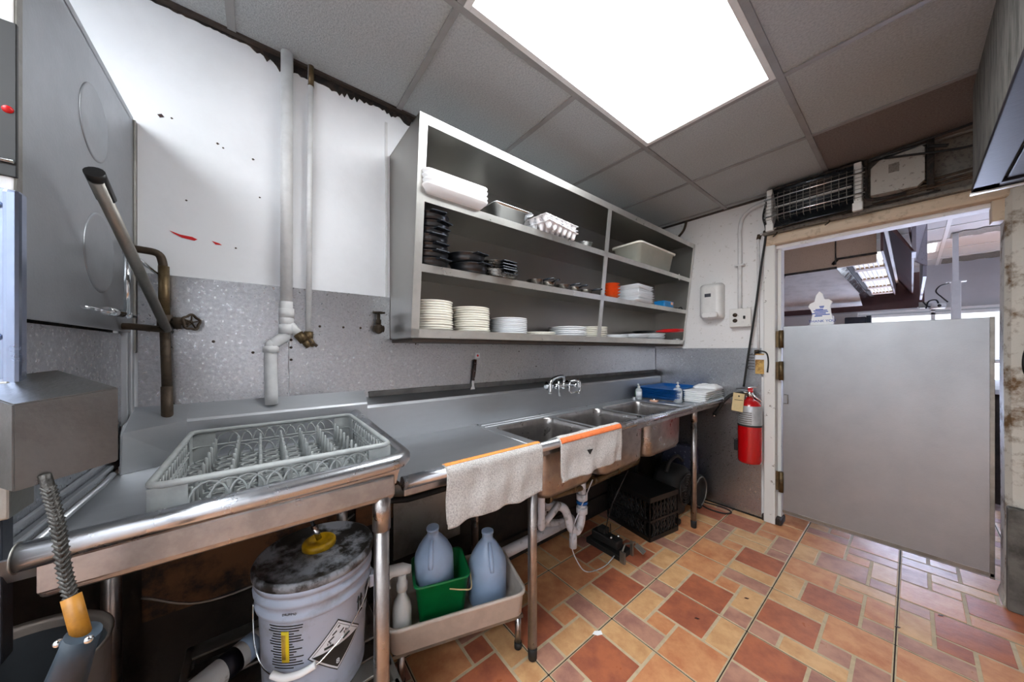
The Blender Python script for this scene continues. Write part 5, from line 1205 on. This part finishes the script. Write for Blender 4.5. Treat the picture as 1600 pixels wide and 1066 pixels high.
# green caddy
gc = thing('green_pail', 'green square cleaning pail standing in the grey tub', 'bucket', wpt(.20, .13, .164))
def gr_(cx, cy, w, d, z, r): return [tp(p.x, p.y, z) for p in rrect(cx-w, cx+w, cy-d, cy+d, r, 0, 5)]
gz = .164
MB().loft([gr_(.212, .135, .084, .080, gz, .02), gr_(.212, .135, .086, .082, gz+.004, .022), gr_(.212, .135, .108, .100, gz+.200, .028), gr_(.212, .135, .115, .106, gz+.202, .03), gr_(.212, .135, .115, .106, gz+.212, .03), gr_(.212, .135, .105, .098, gz+.210, .026), gr_(.212, .135, .084, .080, gz+.008, .02)], True, True, True).build('body', 'green', gc)
MB().tube(smoothpath([tp(.335, .09, gz+.18), tp(.325, .03, gz+.158), tp(.29, .022, gz+.165), tp(.235, .026, gz+.18)], 5), .0028, 8).build('handle', 'tag', gc)
def jug(name, label, base, tilt, ln_, red=False, sc_=1.0):
    j = thing(name, label, 'jug', base)
    Tj = Matrix.Translation(base) @ Matrix.Rotation(tilt[0], 4, Vector(tilt[1])) @ Matrix.Rotation(tilt[2], 4, 'Z') @ Matrix.Scale(sc_, 4)
    MB().lathe([(.055, 0), (.070, .004), (.075, .018), (.075, .135), (.073, .155), (.060, .185), (.038, .220), (.022, .240), (.021, .262), (.024, .263), (.024, .270), (.019, .272)], T=Tj, n=32).build('body', 'jug', j)
    h = MB().tube([Tj @ Vector(p) for p in ((.071, 0, .150), (.066, 0, .17), (.044, 0, .222), (.030, 0, .238))], .0085, 10, True, [.009, .011, .009, .007]).build('handle', 'jug', j)
    MB().lathe([(.0, .006), (.066, .006), (.070, .02), (.070, ln_), (0, ln_)], T=Tj, n=28).build('liquid', 'liquid', j)
    if red: MB().lathe([(.0756, .044), (.0758, .048)], T=Tj, n=32, cap0=False, cap1=False).build('red_stripe', 'red_pl', j)
    return j
jug('plastic_jug', 'tilted translucent jug with red stripe standing in the green pail', tuple(tp(.195, .150, gz+.115)), (.18, (.6, .8, 0), -.6), .03, True, 1.08)
jug('plastic_jug', 'upright translucent jug of blue cleaner beside the green pail', tuple(tp(.430, .145, .1635)), (0, (0, 0, 1), -.35), .055, False, 1.16)
tag(MB().grid(lambda u, v: tp(.43+.11*u, .012+.07*v, .170+.050*math.sin(PI*u)*math.sin(PI*v)+.006*math.sin(u*40)*math.sin(v*31)), 20, 14, .006).build('scouring_pad', 'sponge'), 'crumbly beige scouring pad in the right end of the grey tub', 'sponge')
# leaning steel sheet and dark pipe behind
tag(MB().box(XM+.022, XM+.030, .50, .86, .30, .66, .001).build('steel_sheet', 'steel_dull'), 'thin grey metal sheet leaning on the wall behind the jugs', 'metal sheet')
tag(MB().tube([(-1.49, -.30, .70), (-1.49, .10, .70), (-1.49, .55, .60), (-1.49, 2.9, .58)], .014, 10).build('dark_pipe', 'rubber'), 'long dark pipe along the lower wall behind the tables', 'pipe')
tag(MB().tube(smoothpath([(-1.45, -.10, .90), (-1.45, -.10, .80), (-1.47, -.08, .735), (-1.50, .0, .72), (-1.52, .06, .72)], 5), .018, 10).build('drain_elbow', 'rubber'), 'dark drain elbow dropping from the dish table pan', 'pipe')
wire([(-1.45, -.28, .56), (-1.42, -.15, .50), (-1.42, .02, .50), (-1.45, .2, .56), (-1.5, .32, .60)], .004, 'steel_dull', 'thin grey wire sagging behind the pail', nm='sagging_wire')
MB().box(XM+.012, XM+.03, .98, 2.9, .60, .66, .003).box(XM+.012, XM+.03, .40, 2.9, .70, .705).build('wall_ledge', 'dark_wall', bpy.data.objects['wall_left.001'])

# milk crate
ck = thing('milk_crate', 'black lattice milk crate upside down on the floor under the sink', 'crate', (-1.272, 2.26, 0), -.165)
W_, D_, Hh = .19, .152, .30
K = WM[ck]
def kb(b, x0, x1, y0, y1, z0, z1, bev=0): b.box(x0, x1, y0, y1, z0, z1, bev, T=K)
b = MB()
for sx in (-1, 1):
    for z0, z1 in ((0, .03), (.13, .145), (Hh-.035, Hh)): kb(b, sx*W_-.006, sx*W_+.006, -D_, D_, z0, z1)
    for k in range(9): kb(b, sx*W_-.004, sx*W_+.004, -D_+2*D_*k/8-.004, -D_+2*D_*k/8+.004, 0, Hh)
for sy in (-1, 1):
    for z0, z1 in ((0, .03), (.13, .145), (Hh-.035, Hh)): kb(b, -W_, W_, sy*D_-.006, sy*D_+.006, z0, z1)
    for k in range(11): kb(b, -W_+2*W_*k/10-.004, -W_+2*W_*k/10+.004, sy*D_-.004, sy*D_+.004, 0, Hh)
for sx in (-1, 1):
    for k in range(10):
        for q in (0, 1):
            y = -D_+.02+2*(D_-.02)*k/9; z = .035 if q == 0 else .15; d = .10*(1 if k < 9 else 0)
            if d and y+.06 < D_: b.tube([K @ Vector((sx*W_, y, z)), K @ Vector((sx*W_, y+.06, z+.09))], .0035, 4, False); b.tube([K @ Vector((sx*W_, y+.06, z)), K @ Vector((sx*W_, y, z+.09))], .0035, 4, False)
for sy in (-1, 1):
    for k in range(12):
        x = -W_+.01+2*(W_-.02)*k/12
        if x+.06 < W_:
            for z in (.035, .15): b.tube([K @ Vector((x, sy*D_, z)), K @ Vector((x+.06, sy*D_, z+.09))], .0035, 4, False); b.tube([K @ Vector((x+.06, sy*D_, z)), K @ Vector((x, sy*D_, z+.09))], .0035, 4, False)
b.build('walls', 'black', ck)
b = MB(); kb(b, -W_+.005, W_-.005, -D_+.005, D_-.005, Hh-.012, Hh-.004); b.build('base', 'black', ck); b = MB(); kb(b, -W_+.02, W_-.02, -D_+.02, D_-.02, .02, .024); b.build('inner_panel', 'black', ck)
# floor blower
bl = thing('floor_blower', 'black carpet blower fan on the floor behind the crate and sink leg', 'fan', (-1.22, 2.68, 0))
cy, cz = 2.66, .20
b = MB(); T = Matrix.Translation((-1.32, cy, cz)) @ Matrix.Rotation(PI/2, 4, 'Y')
b.lathe([(.12, 0), (.165, .01), (.175, .04), (.175, .15), (.165, .18), (.12, .20)], T=T, n=36); b.box(-1.32, -1.12, 2.42, 2.66, .02, .16, .02)
b.build('housing', 'rubber', bl)
g = MB(); T2 = Matrix.Translation((-1.118, cy, cz)) @ Matrix.Rotation(PI/2, 4, 'Y')
for r_ in (.115, .095, .075, .055, .035): g.tube([T2 @ Vector((r_*math.cos(t), r_*math.sin(t), 0)) for t in [2*PI*k/36 for k in range(37)]], .0035 if r_ < .11 else .008, 6, False)
for k in range(8): g.tube([T2 @ Vector((.02*math.cos(k*PI/4), .02*math.sin(k*PI/4), 0)), T2 @ Vector((.115*math.cos(k*PI/4), .115*math.sin(k*PI/4), 0))], .003, 5)
g.build('intake_grille', 'black', bl)
MB().tube(smoothpath([(-1.20, 2.50, .35), (-1.20, 2.56, .42), (-1.20, 2.68, .44), (-1.20, 2.78, .38)], 5), .014, 10).build('carry_handle', 'rubber', bl)
fl = MB()
for y in (2.47, 2.85): fl.box(-1.34, -1.08, y-.02, y+.02, 0, .035, .008)
fl.build('foot', 'rubber', bl)
wl2 = thing('cart_wheel', 'black ringed wheel of a floor machine behind the right sink leg', 'wheel', (-1.13, 2.90, .13))
b = MB(); T3 = Matrix.Translation((-1.15, 2.86, .135)) @ Matrix.Rotation(PI/2, 4, 'Y')
b.lathe([(.095, 0), (.13, .004), (.134, .02), (.134, .045), (.13, .058), (.10, .062), (.09, .05), (.05, .045), (.0, .045)], T=T3, n=36).build('tyre', 'rubber', wl2)
MB().tube([T3 @ Vector((.118*math.cos(t), .118*math.sin(t), .062)) for t in [2*PI*k/36 for k in range(37)]], .005, 6, False).build('rim', 'steel_dull', wl2)
tag(MB().box(-1.46, -1.16, 2.93, 3.03, 0, .47, .03).build('speckled_bag', 'speckle'), 'dark blue bag with pale speckles behind the blower at the back wall', 'bag')
tag(MB().tube(smoothpath([(-1.14, 2.94, .02), (-1.05, 2.99, .008), (-.95, 3.0, .006), (-.90, 2.96, .006), (-.93, 2.90, .006), (-1.02, 2.88, .006), (-1.09, 2.90, .008)], 6), .006, 8).build('power_cord', 'rubber'), 'black power cord looped on the tiles at the back wall corner', 'cord')
# knee/foot pedal valve
pv = thing('foot_pedal', 'black foot pedal valve with grey pedal plate on the floor below the sink', 'pedal', (-1.2, 1.85, 0))
MB().box(-1.38, -1.12, 1.74, 1.87, 0, .035, .004).box(-1.36, -1.16, 1.77, 1.84, .035, .09, .01).box(-1.32, -1.26, 1.78, 1.84, .09, .12, .006).build('body', 'rubber', pv)
MB().box(-1.12, -1.085, 1.735, 1.75, 0, .07, .002).box(-1.12, -1.10, 1.85, 1.865, .0, .09, .002).tube([(-1.11, 1.75, .065), (-1.13, 1.81, .08), (-1.10, 1.88, .08)], .006, 8).build('bracket', 'steel_dull', pv)
T4 = Matrix.Translation((-1.07, 1.885, .05)) @ Matrix.Rotation(.45, 4, 'Y') @ Matrix.Rotation(.1, 4, 'Z')
MB().box(-.032, .032, -.022, .022, -.003, .004, .002, T=T4).build('pedal_plate', 'steel_dull', pv)
for (y, x, r_) in ((1.78, -1.21, .010), (1.83, -1.19, .010), (1.80, -1.29, .012)): MB().sphere((x, y, .095), r_, n=10).build('bolt', 'chrome', pv)
# scraps on the tiles
tag(MB().prism([(-.915, 1.20, .0005), (-.895, 1.212, .0005), (-.885, 1.235, .0005), (-.90, 1.245, .0005), (-.918, 1.22, .0005)], (0, 0, .002)).build('paper_scrap', 'foam'), 'tiny white paper scrap on a red tile', 'scrap')
for x, y, lab in ((-.66, 1.66, 'by the dark joint'), (-.55, 2.0, 'further toward the door'), (-.05, 2.35, 'in front of the door'), (.08, 2.62, 'near the door edge')):
    tag(MB().prism([(x, y, .0005), (x+.014, y+.006, .0005), (x+.018, y+.016, .0005), (x+.004, y+.012, .0005)], (0, 0, .0015)).build('leaf_scrap', 'wood_dark'), 'small dark crumb on the floor tiles %s' % lab, 'scrap')
